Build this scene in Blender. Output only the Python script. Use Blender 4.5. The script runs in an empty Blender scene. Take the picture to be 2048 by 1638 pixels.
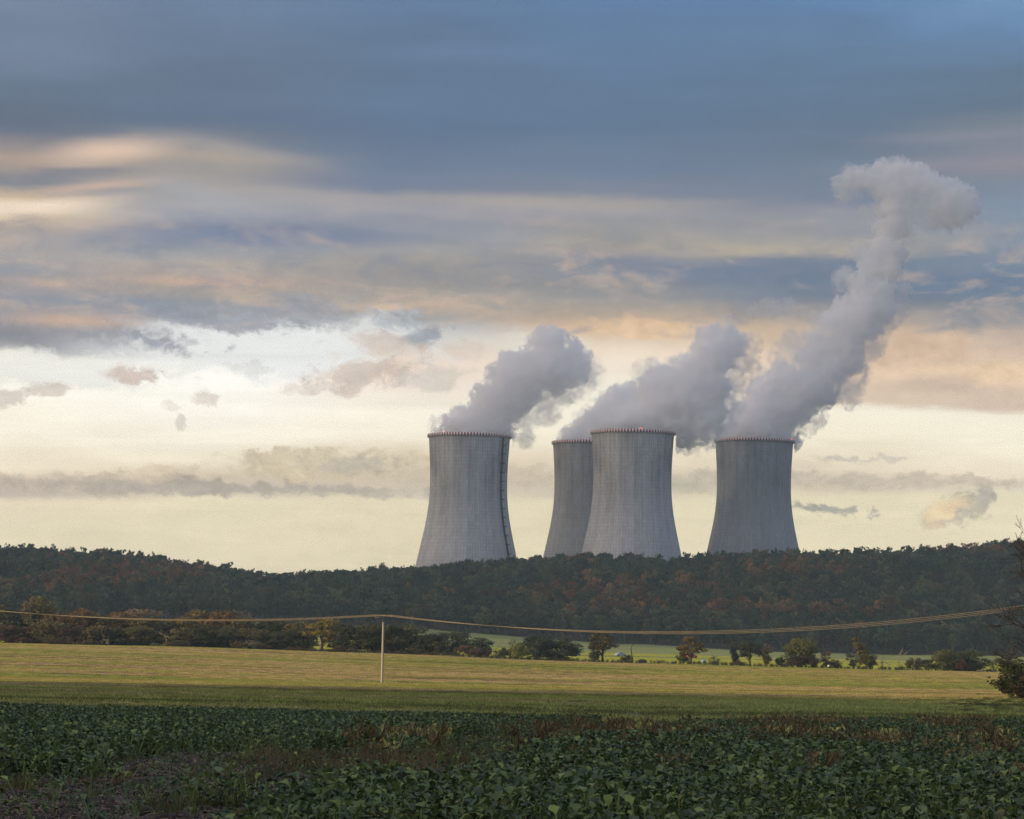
import bpy, math, random
import numpy as np
from mathutils import Vector, Matrix

random.seed(7)
RNG = np.random.default_rng(7)
C = bpy.context.scene.collection
SC = bpy.context.scene
PI = math.pi

# ------------------------------------------------------------------ camera
FPX = 4835.0                       # focal length in pixels of a 2048 wide frame
EYE = np.array([0.0, 0.0, 1.7])
PITCH, ROLL = math.atan((1206 - 819) / FPX), math.radians(1.0)
_F = np.array([0, math.cos(PITCH), math.sin(PITCH)])
_U0 = np.array([0, -math.sin(PITCH), math.cos(PITCH)])
_R0 = np.array([1.0, 0, 0])
_R = math.cos(ROLL) * _R0 + math.sin(ROLL) * _U0
_U = math.cos(ROLL) * _U0 - math.sin(ROLL) * _R0
cam_d = bpy.data.cameras.new("camera")
cam = bpy.data.objects.new("camera", cam_d)
C.objects.link(cam)
cam_d.sensor_width = 36
cam_d.lens = 36 * FPX / 2048
cam_d.clip_start, cam_d.clip_end = 0.5, 40000
m = Matrix.Identity(4)
for i in range(3):
    m[i][0], m[i][1], m[i][2], m[i][3] = _R[i], _U[i], -_F[i], EYE[i]
cam.matrix_world = m
SC.camera = cam


def ray(px, py):
    return _F + _R * ((px - 1024) / FPX) + _U * ((819 - py) / FPX)


def at(px, py, Y):
    """world point on the ray through photo pixel (px, py) at forward distance Y"""
    d = ray(px, py)
    return EYE + d * (Y / d[1])


def project(P):
    """world points (n,3) -> photo pixels"""
    q = np.asarray(P) - EYE
    w = q @ _F
    return 1024 + FPX * (q @ _R) / w, 819 - FPX * (q @ _U) / w


def azel(px, py):
    d = ray(px, py)
    d = d / np.linalg.norm(d)
    return math.atan2(d[0], d[1]), math.asin(d[2])


# ------------------------------------------------------------------ render settings
SC.view_settings.view_transform = 'Standard'
SC.view_settings.look = 'None'
SC.view_settings.exposure = 0.0
SC.view_settings.gamma = 1.0
SC.render.engine = 'CYCLES'
cy = SC.cycles
cy.use_denoising = True
try:
    cy.denoiser = 'OPENIMAGEDENOISE'
except Exception:
    pass
cy.denoising_input_passes = 'RGB_ALBEDO_NORMAL'
cy.denoising_prefilter = 'FAST'
cy.max_bounces = 34
cy.diffuse_bounces = 3
cy.glossy_bounces = 2
cy.transmission_bounces = 4
cy.volume_bounces = 30
cy.transparent_max_bounces = 48
cy.volume_step_rate = 1.0
cy.sample_clamp_indirect = 6.0

# ------------------------------------------------------------------ sun
SUN_EL, SUN_BACK = math.radians(12.5), math.radians(13.0)     # from the left and a little behind
SUN = np.array([-math.cos(SUN_EL) * math.cos(SUN_BACK), -math.cos(SUN_EL) * math.sin(SUN_BACK), math.sin(SUN_EL)])
sun_d = bpy.data.lights.new("sun", 'SUN')
sun_d.energy = 5.0
sun_d.angle = math.radians(0.5)
sun_d.color = (1.0, 0.74, 0.42)
sun = bpy.data.objects.new("sun", sun_d)
C.objects.link(sun)
sun.rotation_euler = Vector(SUN).to_track_quat('Z', 'Y').to_euler()


# ------------------------------------------------------------------ node helpers
def lin(c):
    return tuple(((v / 255.0) / 12.92 if v / 255.0 <= 0.04045 else ((v / 255.0 + 0.055) / 1.055) ** 2.4) for v in c)


class NT:
    def __init__(self, tree):
        self.t = tree
        self.n = tree.nodes
        self.l = tree.links

    def new(self, typ, **kw):
        x = self.n.new(typ)
        for k, v in kw.items():
            setattr(x, k, v)
        return x

    def put(self, sock, v):
        if hasattr(v, 'is_output') or isinstance(v, bpy.types.NodeSocket):
            self.l.new(v, sock)
        else:
            sock.default_value = v

    def math(self, op, a, b=None, c=None, clamp=False):
        x = self.new('ShaderNodeMath', operation=op, use_clamp=clamp)
        self.put(x.inputs[0], a)
        if b is not None:
            self.put(x.inputs[1], b)
        if c is not None:
            self.put(x.inputs[2], c)
        return x.outputs[0]

    def xyz(self, a, b, c):
        x = self.new('ShaderNodeCombineXYZ')
        for i, v in enumerate((a, b, c)):
            self.put(x.inputs[i], v)
        return x.outputs[0]

    def sep(self, v):
        x = self.new('ShaderNodeSeparateXYZ')
        self.put(x.inputs[0], v)
        return x.outputs

    def noise(self, vec, scale, detail=4.0, rough=0.55, dist=0.0, dims='3D', lac=2.0):
        x = self.new('ShaderNodeTexNoise', noise_dimensions=dims)
        self.put(x.inputs['Vector'], vec)
        x.inputs['Scale'].default_value = scale
        x.inputs['Detail'].default_value = detail
        x.inputs['Roughness'].default_value = rough
        x.inputs['Distortion'].default_value = dist
        x.inputs['Lacunarity'].default_value = lac
        return x.outputs[0]

    def mapr(self, v, a, b, c=0.0, d=1.0, smooth=False):
        x = self.new('ShaderNodeMapRange', interpolation_type='SMOOTHSTEP' if smooth else 'LINEAR', clamp=True)
        self.put(x.inputs[0], v)
        for i, k in enumerate((a, b, c, d)):
            self.put(x.inputs[i + 1], k)
        return x.outputs[0]

    def mix(self, f, a, b, mode='MIX'):
        x = self.new('ShaderNodeMix', data_type='RGBA', blend_type=mode)
        self.put(x.inputs[0], f)
        for s, v in ((x.inputs[6], a), (x.inputs[7], b)):
            self.put(s, (*v, 1.0) if isinstance(v, tuple) and len(v) == 3 else v)
        return x.outputs[2]

    def ramp(self, f, stops, interp='LINEAR'):
        x = self.new('ShaderNodeValToRGB')
        cr = x.color_ramp
        cr.interpolation = interp
        while len(cr.elements) > 1:
            cr.elements.remove(cr.elements[-1])
        cr.elements[0].position = stops[0][0]
        cr.elements[0].color = (*stops[0][1], 1)
        for p, c in stops[1:]:
            e = cr.elements.new(p)
            e.color = (*c, 1)
        self.put(x.inputs[0], f)
        return x.outputs[0]


# ------------------------------------------------------------------ world: sky behind layered evening cloud
def build_world():
    w = bpy.data.worlds.new("World")
    SC.world = w
    w.use_nodes = True
    t = NT(w.node_tree)
    t.n.clear()
    tc = t.new('ShaderNodeTexCoord').outputs['Generated']
    nrm = t.new('ShaderNodeVectorMath', operation='NORMALIZE')
    t.put(nrm.inputs[0], tc)
    X, Y, Z = t.sep(nrm.outputs[0])
    az = t.math('ARCTAN2', X, Y)
    el = t.math('ARCSINE', Z)
    # warp of the cloud layers: long flat waves plus small ragged ones
    base = t.xyz(t.math('MULTIPLY', az, 5.0), t.math('MULTIPLY', el, 30.0), 0.0)
    n1 = t.noise(base, 1.3, 3.0, 0.5, 0.3)
    fine = t.xyz(t.math('MULTIPLY', az, 22.0), t.math('MULTIPLY', el, 60.0), 3.7)
    n2 = t.noise(fine, 1.6, 6.0, 0.6, 0.2)
    streak = t.xyz(t.math('MULTIPLY', az, 9.0), t.math('MULTIPLY', el, 95.0), 9.1)
    n3 = t.noise(streak, 1.0, 5.0, 0.55, 0.6)
    puff = t.xyz(t.math('MULTIPLY', az, 60.0), t.math('MULTIPLY', el, 80.0), 1.3)
    n4 = t.noise(puff, 1.2, 7.0, 0.62, 0.4)
    n5 = t.noise(t.xyz(t.math('MULTIPLY', az, 60.0), t.math('MULTIPLY', el, 80.0), 7.3), 1.2, 7.0, 0.62, 0.4)
    c = lambda n: t.math('SUBTRACT', n, 0.5)
    # vertical wobble is small low down, where the cloud decks are far away and flat
    elw = t.math('ADD', el, t.math('ADD', t.math('MULTIPLY', c(n1), 0.014), t.math('MULTIPLY', c(n2), 0.007)))
    azw = t.math('ADD', az, t.math('MULTIPLY', c(n1), 0.05))
    LO, HI = -0.02, 0.27
    tv = t.mapr(elw, LO, HI)
    cols = {
        0: [(0, (122, 140, 175)), (60, (116, 134, 167)), (150, (104, 121, 151)), (230, (98, 112, 140)), (268, (106, 116, 142)), (292, (140, 134, 145)), (325, (188, 165, 150)),
            (352, (160, 147, 146)), (374, (126, 130, 142)), (392, (205, 180, 152)), (412, (244, 221, 186)), (432, (224, 198, 166)), (455, (180, 166, 158)), (500, (172, 165, 162)),
            (540, (152, 152, 160)), (565, (168, 157, 156)), (605, (150, 151, 160)), (640, (164, 151, 150)), (680, (141, 141, 150)), (697, (152, 151, 156)), (712, (238, 234, 220)),
            (760, (246, 243, 229)), (850, (243, 236, 216)), (935, (236, 223, 197)), (965, (196, 181, 162)), (994, (182, 171, 158)), (1008, (216, 204, 176)), (1050, (222, 212, 182)), (1130, (216, 206, 176))],
        410: [(0, (112, 133, 172)), (150, (101, 120, 153)), (250, (101, 118, 149)), (285, (136, 137, 150)), (312, (186, 170, 158)), (340, (166, 158, 155)), (378, (178, 170, 166)),
              (412, (164, 164, 171)), (442, (143, 147, 162)), (462, (121, 132, 159)), (482, (132, 140, 160)), (505, (161, 161, 165)), (530, (184, 170, 159)), (560, (197, 173, 155)),
              (582, (170, 160, 151)), (612, (151, 153, 161)), (642, (160, 161, 166)), (662, (226, 227, 226)), (690, (246, 247, 243)), (760, (247, 245, 237)), (850, (243, 238, 222)),
              (918, (235, 225, 200)), (950, (206, 191, 167)), (985, (190, 180, 165)), (1004, (221, 211, 180)), (1060, (220, 210, 179)), (1130, (215, 205, 176))],
        820: [(0, (100, 128, 172)), (100, (98, 122, 160)), (250, (98, 122, 160)), (320, (108, 125, 155)), (372, (120, 130, 155)), (395, (164, 158, 160)), (420, (160, 158, 168)),
              (450, (145, 148, 160)), (475, (150, 152, 162)), (510, (160, 158, 158)), (530, (166, 158, 150)), (560, (150, 146, 146)), (590, (166, 158, 151)), (612, (196, 176, 156)),
              (632, (170, 165, 161)), (652, (192, 193, 194)), (682, (226, 222, 214)), (720, (224, 206, 188)), (770, (228, 214, 199)), (820, (239, 233, 216)), (880, (237, 229, 207)),
              (912, (215, 200, 172)), (940, (201, 186, 162)), (984, (195, 185, 166)), (1000, (218, 207, 176)), (1130, (214, 204, 172))],
        1230: [(0, (95, 130, 180)), (100, (98, 128, 172)), (250, (98, 122, 158)), (330, (110, 128, 155)), (385, (130, 136, 155)), (400, (170, 162, 158)), (430, (158, 155, 160)),
               (455, (160, 157, 157)), (490, (175, 165, 152)), (512, (160, 152, 152)), (530, (130, 135, 150)), (560, (138, 141, 150)), (590, (150, 148, 148)), (622, (186, 168, 150)),
               (652, (225, 191, 156)), (682, (234, 211, 184)), (720, (235, 220, 200)), (780, (236, 230, 212)), (860, (235, 228, 205)), (922, (225, 212, 185)), (958, (200, 187, 165)),
               (984, (195, 185, 165)), (1000, (216, 206, 175)), (1130, (212, 202, 170))],
        1640: [(0, (98, 135, 188)), (100, (98, 128, 170)), (250, (98, 120, 152)), (340, (114, 128, 152)), (400, (120, 130, 152)), (430, (150, 150, 160)), (460, (155, 153, 155)),
               (492, (190, 175, 152)), (514, (116, 126, 146)), (560, (109, 123, 145)), (600, (117, 127, 145)), (636, (165, 155, 148)), (660, (205, 180, 152)), (700, (225, 195, 165)),
               (760, (222, 196, 168)), (800, (214, 194, 171)), (812, (235, 228, 208)), (880, (234, 226, 202)), (922, (222, 210, 185)), (950, (202, 190, 169)), (980, (202, 190, 167)),
               (1000, (222, 212, 180)), (1130, (222, 212, 180))],
        2048: [(0, (115, 155, 205)), (60, (104, 139, 188)), (150, (98, 122, 155)), (220, (100, 120, 148)), (260, (130, 135, 152)), (300, (134, 137, 155)), (330, (146, 141, 153)),
               (360, (130, 138, 155)), (420, (120, 138, 160)), (470, (140, 148, 160)), (520, (120, 135, 155)), (570, (108, 125, 148)), (602, (120, 132, 150)), (642, (160, 155, 155)),
               (662, (195, 175, 158)), (720, (214, 189, 165)), (745, (228, 199, 165)), (780, (201, 181, 161)), (806, (205, 185, 165)), (818, (232, 226, 205)), (900, (236, 228, 205)),
               (945, (226, 213, 189)), (962, (206, 195, 172)), (980, (212, 203, 180)), (1000, (222, 213, 182)), (1130, (220, 210, 180))],
    }
    prev = None
    prev_az = None
    for px in sorted(cols):
        stops = []
        for py, col in cols[px]:
            up = max(0.0, min(1.0, (420 - py) / 200))
            k = tuple(1 - up * (1 - v) for v in (0.85, 0.87, 0.80))
            if 700 < py < 1200:
                k = (1.25, 1.225, 1.21)
            stops.append(((azel(px, py)[1] - LO) / (HI - LO), tuple(a * b for a, b in zip(lin(col), k))))
        stops.sort(key=lambda s: s[0])
        r = t.ramp(tv, stops)
        a = azel(px, 700)[0]
        if prev is None:
            prev = r
        else:
            prev = t.mix(t.mapr(azw, prev_az, a, smooth=True), prev, r)
        prev_az = a
    col = prev
    # single clouds: (px, py, half width, half height, tilt, colour, strength, edge) edge 0 soft sheet, 1 ragged puff
    S = [
        # clear bright window under the upper deck
        (560, 700, 330, 62, -0.05, (249, 249, 246), 1.0, 1), (760, 655, 90, 36, 0.1, (244, 244, 238), 0.7, 1), (120, 740, 300, 40, 0, (249, 247, 238), 0.8, 1),
        # dark torn lip of the deck
        (150, 655, 260, 30, -0.10, (150, 148, 156), 0.65, 1), (430, 640, 150, 24, -0.06, (152, 154, 165), 0.85, 1), (600, 612, 130, 26, 0.0, (162, 161, 168), 0.7, 1), (290, 675, 70, 10, -0.2, (160, 162, 172), 0.8, 1),
        (850, 672, 60, 20, 0.3, (150, 157, 170), 0.75, 1), (800, 640, 60, 22, 0.1, (150, 158, 170), 0.6, 1),
        # peach lit patches
        (130, 640, 170, 24, 0.0, (222, 183, 152), 0.75, 0), (210, 303, 170, 34, 0.12, (238, 206, 180), 0.9, 0), (70, 412, 230, 24, 0.12, (255, 231, 206), 1.0, 0),
        (170, 375, 190, 12, 0.12, (224, 190, 166), 0.7, 0), (120, 352, 200, 14, 0.12, (126, 130, 144), 0.65, 0), (470, 295, 260, 20, -0.12, (176, 166, 158), 0.5, 0),
        (420, 395, 150, 30, -0.2, (172, 172, 178), 0.6, 0), (600, 472, 270, 26, -0.03, (120, 131, 158), 0.85, 0), (950, 475, 110, 24, 0, (160, 162, 166), 0.6, 0),
        (420, 560, 200, 16, 0.03, (214, 178, 154), 0.7, 0), (90, 566, 110, 12, 0.0, (210, 182, 160), 0.6, 0), (230, 605, 200, 18, 0.02, (142, 150, 164), 0.6, 0),
        (780, 610, 70, 10, 0, (228, 192, 160), 0.8, 0), (700, 410, 330, 10, -0.08, (172, 166, 166), 0.5, 0),
        (1500, 548, 330, 30, 0.02, (107, 121, 146), 0.9, 0), (1480, 500, 300, 13, 0.03, (186, 172, 154), 0.7, 0), (1080, 405, 320, 12, -0.04, (178, 168, 160), 0.6, 0), (1920, 570, 200, 30, 0, (106, 124, 150), 0.8, 0),
        (1270, 660, 130, 22, 0, (240, 203, 162), 0.85, 1), (1840, 700, 150, 42, 0, (226, 192, 160), 0.75, 1), (1900, 770, 190, 20, 0, (206, 184, 164), 0.7, 0), (2000, 742, 70, 22, 0, (238, 206, 168), 0.7, 1),
        (1590, 742, 60, 30, 0.5, (243, 218, 184), 0.6, 1), (1090, 690, 110, 34, 0, (240, 234, 222), 0.5, 1),
        # mid-height broken cloud
        (740, 745, 135, 36, 0.16, (219, 198, 180), 0.8, 1), (770, 690, 80, 26, -0.2, (224, 202, 184), 0.65, 1), (880, 760, 90, 30, 0, (214, 206, 196), 0.6, 1), (640, 770, 90, 18, 0.15, (216, 202, 188), 0.5, 1), (930, 700, 50, 26, 0, (226, 206, 190), 0.5, 1),
        (268, 750, 62, 19, -0.05, (217, 197, 184), 0.9, 1), (95, 782, 50, 14, 0.1, (221, 205, 191), 0.75, 1), (15, 800, 45, 20, 0, (218, 203, 190), 0.7, 1), (410, 797, 28, 14, 0, (229, 213, 200), 0.7, 1), (360, 845, 14, 22, 0, (224, 208, 194), 0.65, 1), (345, 808, 26, 10, 0, (230, 216, 204), 0.5, 1),
        (490, 735, 50, 14, -0.2, (226, 224, 216), 0.6, 1),
        # low bank
        (640, 912, 150, 18, 0.02, (238, 222, 190), 0.75, 1), (560, 935, 90, 10, 0.05, (240, 222, 188), 0.7, 1), (320, 935, 110, 10, 0.08, (238, 220, 190), 0.6, 1),
        (640, 930, 200, 36, 0.03, (214, 198, 168), 0.8, 1), (700, 930, 90, 22, 0, (196, 186, 168), 0.7, 1), (580, 950, 130, 18, 0, (226, 206, 172), 0.5, 1), (230, 968, 330, 24, 0, (194, 180, 162), 0.75, 1), (500, 978, 450, 15, 0, (186, 175, 160), 0.7, 1),
        (310, 945, 120, 18, 0.1, (224, 204, 176), 0.6, 1), (1050, 955, 60, 26, 0, (214, 198, 174), 0.5, 1),
        (1390, 968, 110, 22, 0, (200, 189, 170), 0.6, 1), (1800, 962, 330, 15, 0, (207, 193, 172), 0.75, 1), (1690, 917, 60, 7, 0, (206, 196, 180), 0.8, 1), (1775, 915, 25, 8, -0.3, (214, 205, 188), 0.7, 1),
        (1650, 1022, 75, 13, -0.05, (180, 176, 164), 0.95, 1), (1705, 1027, 36, 14, 0, (184, 179, 166), 0.9, 1),
        (1918, 1020, 82, 38, 0.25, (196, 186, 166), 0.95, 1), (1890, 1018, 48, 27, 0.2, (248, 222, 178), 0.95, 1), (1975, 995, 30, 18, 0, (190, 183, 168), 0.8, 1), (1880, 1050, 40, 10, 0, (222, 200, 168), 0.7, 1),
        (60, 110, 300, 60, 0, (126, 140, 168), 0.35, 0), (1950, 20, 200, 40, 0.1, (112, 146, 190), 0.3, 0), (900, 105, 300, 26, 0.06, (106, 132, 172), 0.4, 0), (1900, 275, 220, 14, 0.03, (144, 143, 156), 0.5, 0),
        (1850, 330, 260, 14, 0.03, (146, 144, 156), 0.5, 0), (2010, 440, 160, 50, 0, (132, 146, 164), 0.4, 0), (500, 235, 400, 18, -0.05, (92, 112, 148), 0.4, 0), (1300, 340, 300, 16, 0, (100, 120, 154), 0.4, 0),
    ]
    rag_a = t.math('ADD', az, t.math('MULTIPLY', c(n4), 0.020))
    rag_e = t.math('ADD', el, t.math('MULTIPLY', c(n5), 0.011))
    sof_a = t.math('ADD', az, t.math('MULTIPLY', c(n1), 0.03))
    sof_e = t.math('ADD', el, t.math('ADD', t.math('MULTIPLY', c(n3), 0.006), t.math('MULTIPLY', c(n1), 0.006)))
    n6 = t.noise(t.xyz(t.math('MULTIPLY', az, 170.0), t.math('MULTIPLY', el, 230.0), 4.3), 1.3, 6.0, 0.65, 0.5)
    grain = t.math('ADD', t.math('MULTIPLY', c(n4), 2.8), t.math('MULTIPLY', c(n6), 0.9))
    relief = t.mapr(t.math('ADD', t.math('MULTIPLY', n5, 0.65), t.math('MULTIPLY', n6, 0.35)), 0.3, 0.7, 0.86, 1.14)
    relief = t.xyz(relief, relief, relief)
    streakm = t.math('MULTIPLY', c(n3), 0.9)
    for px, py, hw, hh, tilt, rgb, k, edge in S:
        a0, e0 = azel(px, py)
        ca, sa = math.cos(tilt), math.sin(tilt)
        A = t.math('SUBTRACT', rag_a if edge else sof_a, a0)
        E = t.math('SUBTRACT', rag_e if edge else sof_e, e0)
        kx, ky = FPX / hw, FPX / hh
        u = t.math('ADD', t.math('MULTIPLY', A, ca * kx), t.math('MULTIPLY', E, sa * kx))
        v = t.math('ADD', t.math('MULTIPLY', A, -sa * ky), t.math('MULTIPLY', E, ca * ky))
        d = t.math('SQRT', t.math('ADD', t.math('MULTIPLY', u, u), t.math('MULTIPLY', v, v)))
        d = t.math('ADD', d, grain if edge else streakm)
        msk = t.mapr(d, 1.15, 0.45 if edge else 0.0, 0.0, k, smooth=True)
        col = t.mix(msk, col, t.mix(1.0, lin(rgb), relief, 'MULTIPLY') if edge and sum(rgb) < 720 else lin(rgb))
    # broken lumps in the middle decks: peach where they catch the light, slate where they do not
    lp = t.noise(t.xyz(t.math('MULTIPLY', az, 30.0), t.math('MULTIPLY', el, 85.0), 12.4), 1.0, 8.0, 0.62, 0.5)
    band = t.math('MULTIPLY', t.mapr(el, 0.104, 0.118, smooth=True), t.mapr(el, 0.175, 0.135, smooth=True))
    band = t.math('MULTIPLY', band, t.mapr(t.sep(col)[2], 0.68, 0.5))
    col = t.mix(t.math('MULTIPLY', band, t.mapr(lp, 0.52, 0.70, 0.0, 0.55)), col, lin((224, 192, 164)))
    col = t.mix(t.math('MULTIPLY', band, t.mapr(lp, 0.47, 0.32, 0.0, 0.6)), col, lin((124, 134, 152)))
    # faint light and dark streaks over everything
    lowish = t.mapr(el, 0.16, 0.11, 0.0, 1.0)
    lump = t.math('ADD', t.math('MULTIPLY', n5, 0.6), t.math('MULTIPLY', n6, 0.4))
    mixn = t.math('ADD', t.math('MULTIPLY', n3, 0.7), t.math('MULTIPLY', n2, 0.3))
    dark_part = t.mapr(t.sep(col)[2], 0.62, 0.40)
    tex = t.math('ADD', t.mapr(mixn, 0.28, 0.72, 0.90, 1.10), t.math('MULTIPLY', t.math('MULTIPLY', t.math('MULTIPLY', lowish, dark_part), c(lump)), 0.55))
    col = t.mix(1.0, col, t.xyz(tex, tex, tex), 'MULTIPLY')
    # away from the view: heavier cloud overhead, bright warm gap towards the sun, grey-blue behind
    high = t.mapr(el, 0.27, 0.75, smooth=True)
    col = t.mix(high, col, (0.50, 0.56, 0.68))
    aside = t.mapr(t.math('ABSOLUTE', az), 0.45, 1.3, smooth=True)
    back = t.ramp(t.mapr(el, 0.0, 0.8), [(0, (0.58, 0.60, 0.68)), (0.4, (0.53, 0.57, 0.67)), (1, (0.50, 0.56, 0.70))])
    side = t.mapr(X, -0.8, 0.9, 0.0, 1.0)
    back = t.mix(side, t.mix(1.0, back, (1.30, 1.16, 1.0), 'MULTIPLY'), t.mix(1.0, back, (0.48, 0.56, 0.72), 'MULTIPLY'))
    col = t.mix(aside, col, back)
    dv = t.new('ShaderNodeVectorMath', operation='DOT_PRODUCT')
    t.put(dv.inputs[0], nrm.outputs[0])
    dv.inputs[1].default_value = tuple(SUN)
    glow = t.math('MULTIPLY', t.math('POWER', t.math('MAXIMUM', dv.outputs['Value'], 0.0), 5.0), t.mapr(el, 0.55, 0.1, smooth=True))
    col = t.mix(glow, col, (2.2, 1.6, 1.0))
    low = t.mapr(el, -0.03, 0.0)
    col = t.mix(low, (0.1, 0.1, 0.08), col)
    # clear sky shows thinly through the cloud
    sky = t.new('ShaderNodeTexSky', sky_type='NISHITA', sun_disc=False)
    sky.sun_elevation = SUN_EL
    sky.sun_rotation = math.atan2(SUN[0], SUN[1])
    b1 = t.new('ShaderNodeBackground')
    b1.inputs['Strength'].default_value = 0.08
    t.put(b1.inputs['Color'], sky.outputs[0])
    b2 = t.new('ShaderNodeBackground')
    t.put(b2.inputs['Color'], col)
    ms = t.new('ShaderNodeMixShader')
    ms.inputs[0].default_value = 0.96
    t.l.new(b1.outputs[0], ms.inputs[1])
    t.l.new(b2.outputs[0], ms.inputs[2])
    out = t.new('ShaderNodeOutputWorld')
    t.l.new(ms.outputs[0], out.inputs['Surface'])
    w.cycles.sampling_method = 'MANUAL'
    w.cycles.sample_map_resolution = 512


build_world()


# ------------------------------------------------------------------ general helpers
def tag(o, label=None, cat=None, group=None, kind=None):
    for k, v in (('label', label), ('category', cat), ('group', group), ('kind', kind)):
        if v:
            o[k] = v
    return o


def new_mesh(name, V, F, mats=(), fmat=None, smooth=False, fvar=None):
    """V (n,3); F: (m,k) array, or list of arrays of equal width"""
    me = bpy.data.meshes.new(name)
    V = np.ascontiguousarray(V, dtype=np.float32)
    Fs = F if isinstance(F, list) else [F]
    Fs = [np.asarray(f, dtype=np.int32) for f in Fs if len(f)]
    nl = sum(f.size for f in Fs)
    npoly = sum(len(f) for f in Fs)
    me.vertices.add(len(V))
    me.vertices.foreach_set('co', V.ravel())
    me.loops.add(nl)
    me.loops.foreach_set('vertex_index', np.concatenate([f.ravel() for f in Fs]))
    me.polygons.add(npoly)
    tot = np.concatenate([np.full(len(f), f.shape[1], dtype=np.int32) for f in Fs])
    start = np.concatenate([[0], np.cumsum(tot)[:-1]]).astype(np.int32)
    me.polygons.foreach_set('loop_start', start)
    me.polygons.foreach_set('loop_total', tot)
    for mt in mats:
        me.materials.append(mt)
    if fmat is not None:
        me.polygons.foreach_set('material_index', np.asarray(fmat, dtype=np.int32))
    if smooth:
        me.polygons.foreach_set('use_smooth', np.ones(npoly, dtype=bool))
    if fvar is not None:
        at_ = me.attributes.new('var', 'FLOAT', 'FACE')
        at_.data.foreach_set('value', np.asarray(fvar, dtype=np.float32))
    me.update(calc_edges=True)
    me.validate(clean_customdata=False)
    return me


def obj(name, me, parent=None, loc=None, link=True):
    o = bpy.data.objects.new(name, me)
    if link:
        C.objects.link(o)
    if parent is not None:
        o.parent = parent
    if loc is not None:
        o.location = loc
    return o


def empty(name, loc, rz=0.0, s=1.0):
    o = bpy.data.objects.new(name, None)
    C.objects.link(o)
    o.location = loc
    o.rotation_euler = (0, 0, rz)
    o.scale = (s, s, s) if not isinstance(s, tuple) else s
    return o


class MB:
    """collects pieces into one mesh"""

    def __init__(self):
        self.V, self.F, self.n, self.M = [], {}, 0, {}

    def add(self, V, F, mat=0):
        F = np.asarray(F)
        self.V.append(np.asarray(V, dtype=float))
        self.F.setdefault(F.shape[1], []).append(F + self.n)
        self.M.setdefault(F.shape[1], []).append(np.full(len(F), mat))
        self.n += len(V)

    def box(self, c, s, rot=None, mat=0):
        p = np.array([(x, y, z) for x in (-.5, .5) for y in (-.5, .5) for z in (-.5, .5)]) * np.array(s)
        if rot is not None:
            p = p @ np.array(rot).T
        f = [(0, 1, 3, 2), (4, 6, 7, 5), (0, 4, 5, 1), (2, 3, 7, 6), (0, 2, 6, 4), (1, 5, 7, 3)]
        self.add(p + np.array(c), f, mat)

    def tube(self, P, R, n=6, mat=0, cap=True):
        P = np.asarray(P, float)
        R = np.broadcast_to(np.asarray(R, float), (len(P),))
        T = np.gradient(P, axis=0)
        T /= np.linalg.norm(T, axis=1)[:, None] + 1e-9
        ref = np.array([0, 0, 1.0]) if abs(T[:, 2]).mean() < 0.8 else np.array([1.0, 0, 0])
        A = np.cross(T, ref)
        A /= np.linalg.norm(A, axis=1)[:, None] + 1e-9
        B = np.cross(T, A)
        th = np.arange(n) * 2 * PI / n
        V = (P[:, None] + R[:, None, None] * (A[:, None] * np.cos(th)[None, :, None] + B[:, None] * np.sin(th)[None, :, None])).reshape(-1, 3)
        i = np.arange(len(P) - 1)[:, None] * n
        j = np.arange(n)[None]
        k = (j + 1) % n
        F = np.stack([i + j, i + k, i + n + k, i + n + j], -1).reshape(-1, 4)
        self.add(V, F, mat)
        if cap:
            e = len(P)
            c0, c1 = P[0], P[-1]
            Vc = np.vstack([V[:n], c0[None], V[-n:], c1[None]])
            jj = np.arange(n)
            self.add(Vc, np.vstack([np.stack([(jj + 1) % n, jj, np.full(n, n)], 1), np.stack([n + 1 + jj, n + 1 + (jj + 1) % n, np.full(n, 2 * n + 1)], 1)]), mat)

    def mesh(self, name, mats, smooth=False):
        ks = sorted(self.F)
        return new_mesh(name, np.vstack(self.V), [np.vstack(self.F[k]) for k in ks], mats, np.concatenate([np.concatenate(self.M[k]) for k in ks]), smooth)


_LAT = RNG.random((64, 64, 64)).astype(np.float32)


def vnoise3(P):
    P = np.asarray(P, dtype=np.float32)
    i = np.floor(P).astype(np.int64)
    f = P - i
    f = f * f * f * (f * (f * 6 - 15) + 10)
    out = 0
    for dx in (0, 1):
        for dy in (0, 1):
            for dz in (0, 1):
                w = (f[..., 0] if dx else 1 - f[..., 0]) * (f[..., 1] if dy else 1 - f[..., 1]) * (f[..., 2] if dz else 1 - f[..., 2])
                out = out + w * _LAT[(i[..., 0] + dx) & 63, (i[..., 1] + dy) & 63, (i[..., 2] + dz) & 63]
    return out


def fbm(P, oct=4, gain=0.5):
    P = np.asarray(P, dtype=np.float32)
    s, a, tot = 0, 1.0, 0
    for k in range(oct):
        s = s + a * (vnoise3(P * (2.0 ** k) + 17.3 * k) - 0.5)
        tot += a
        a *= gain
    return s / tot * 2


def n2(x, y, s, oct=3, seed=0.0):
    x, y = np.asarray(x, float), np.asarray(y, float)
    return fbm(np.stack([x / s + seed, y / s - seed, np.full_like(x, seed * 1.7 + 3.1)], -1), oct)


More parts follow.
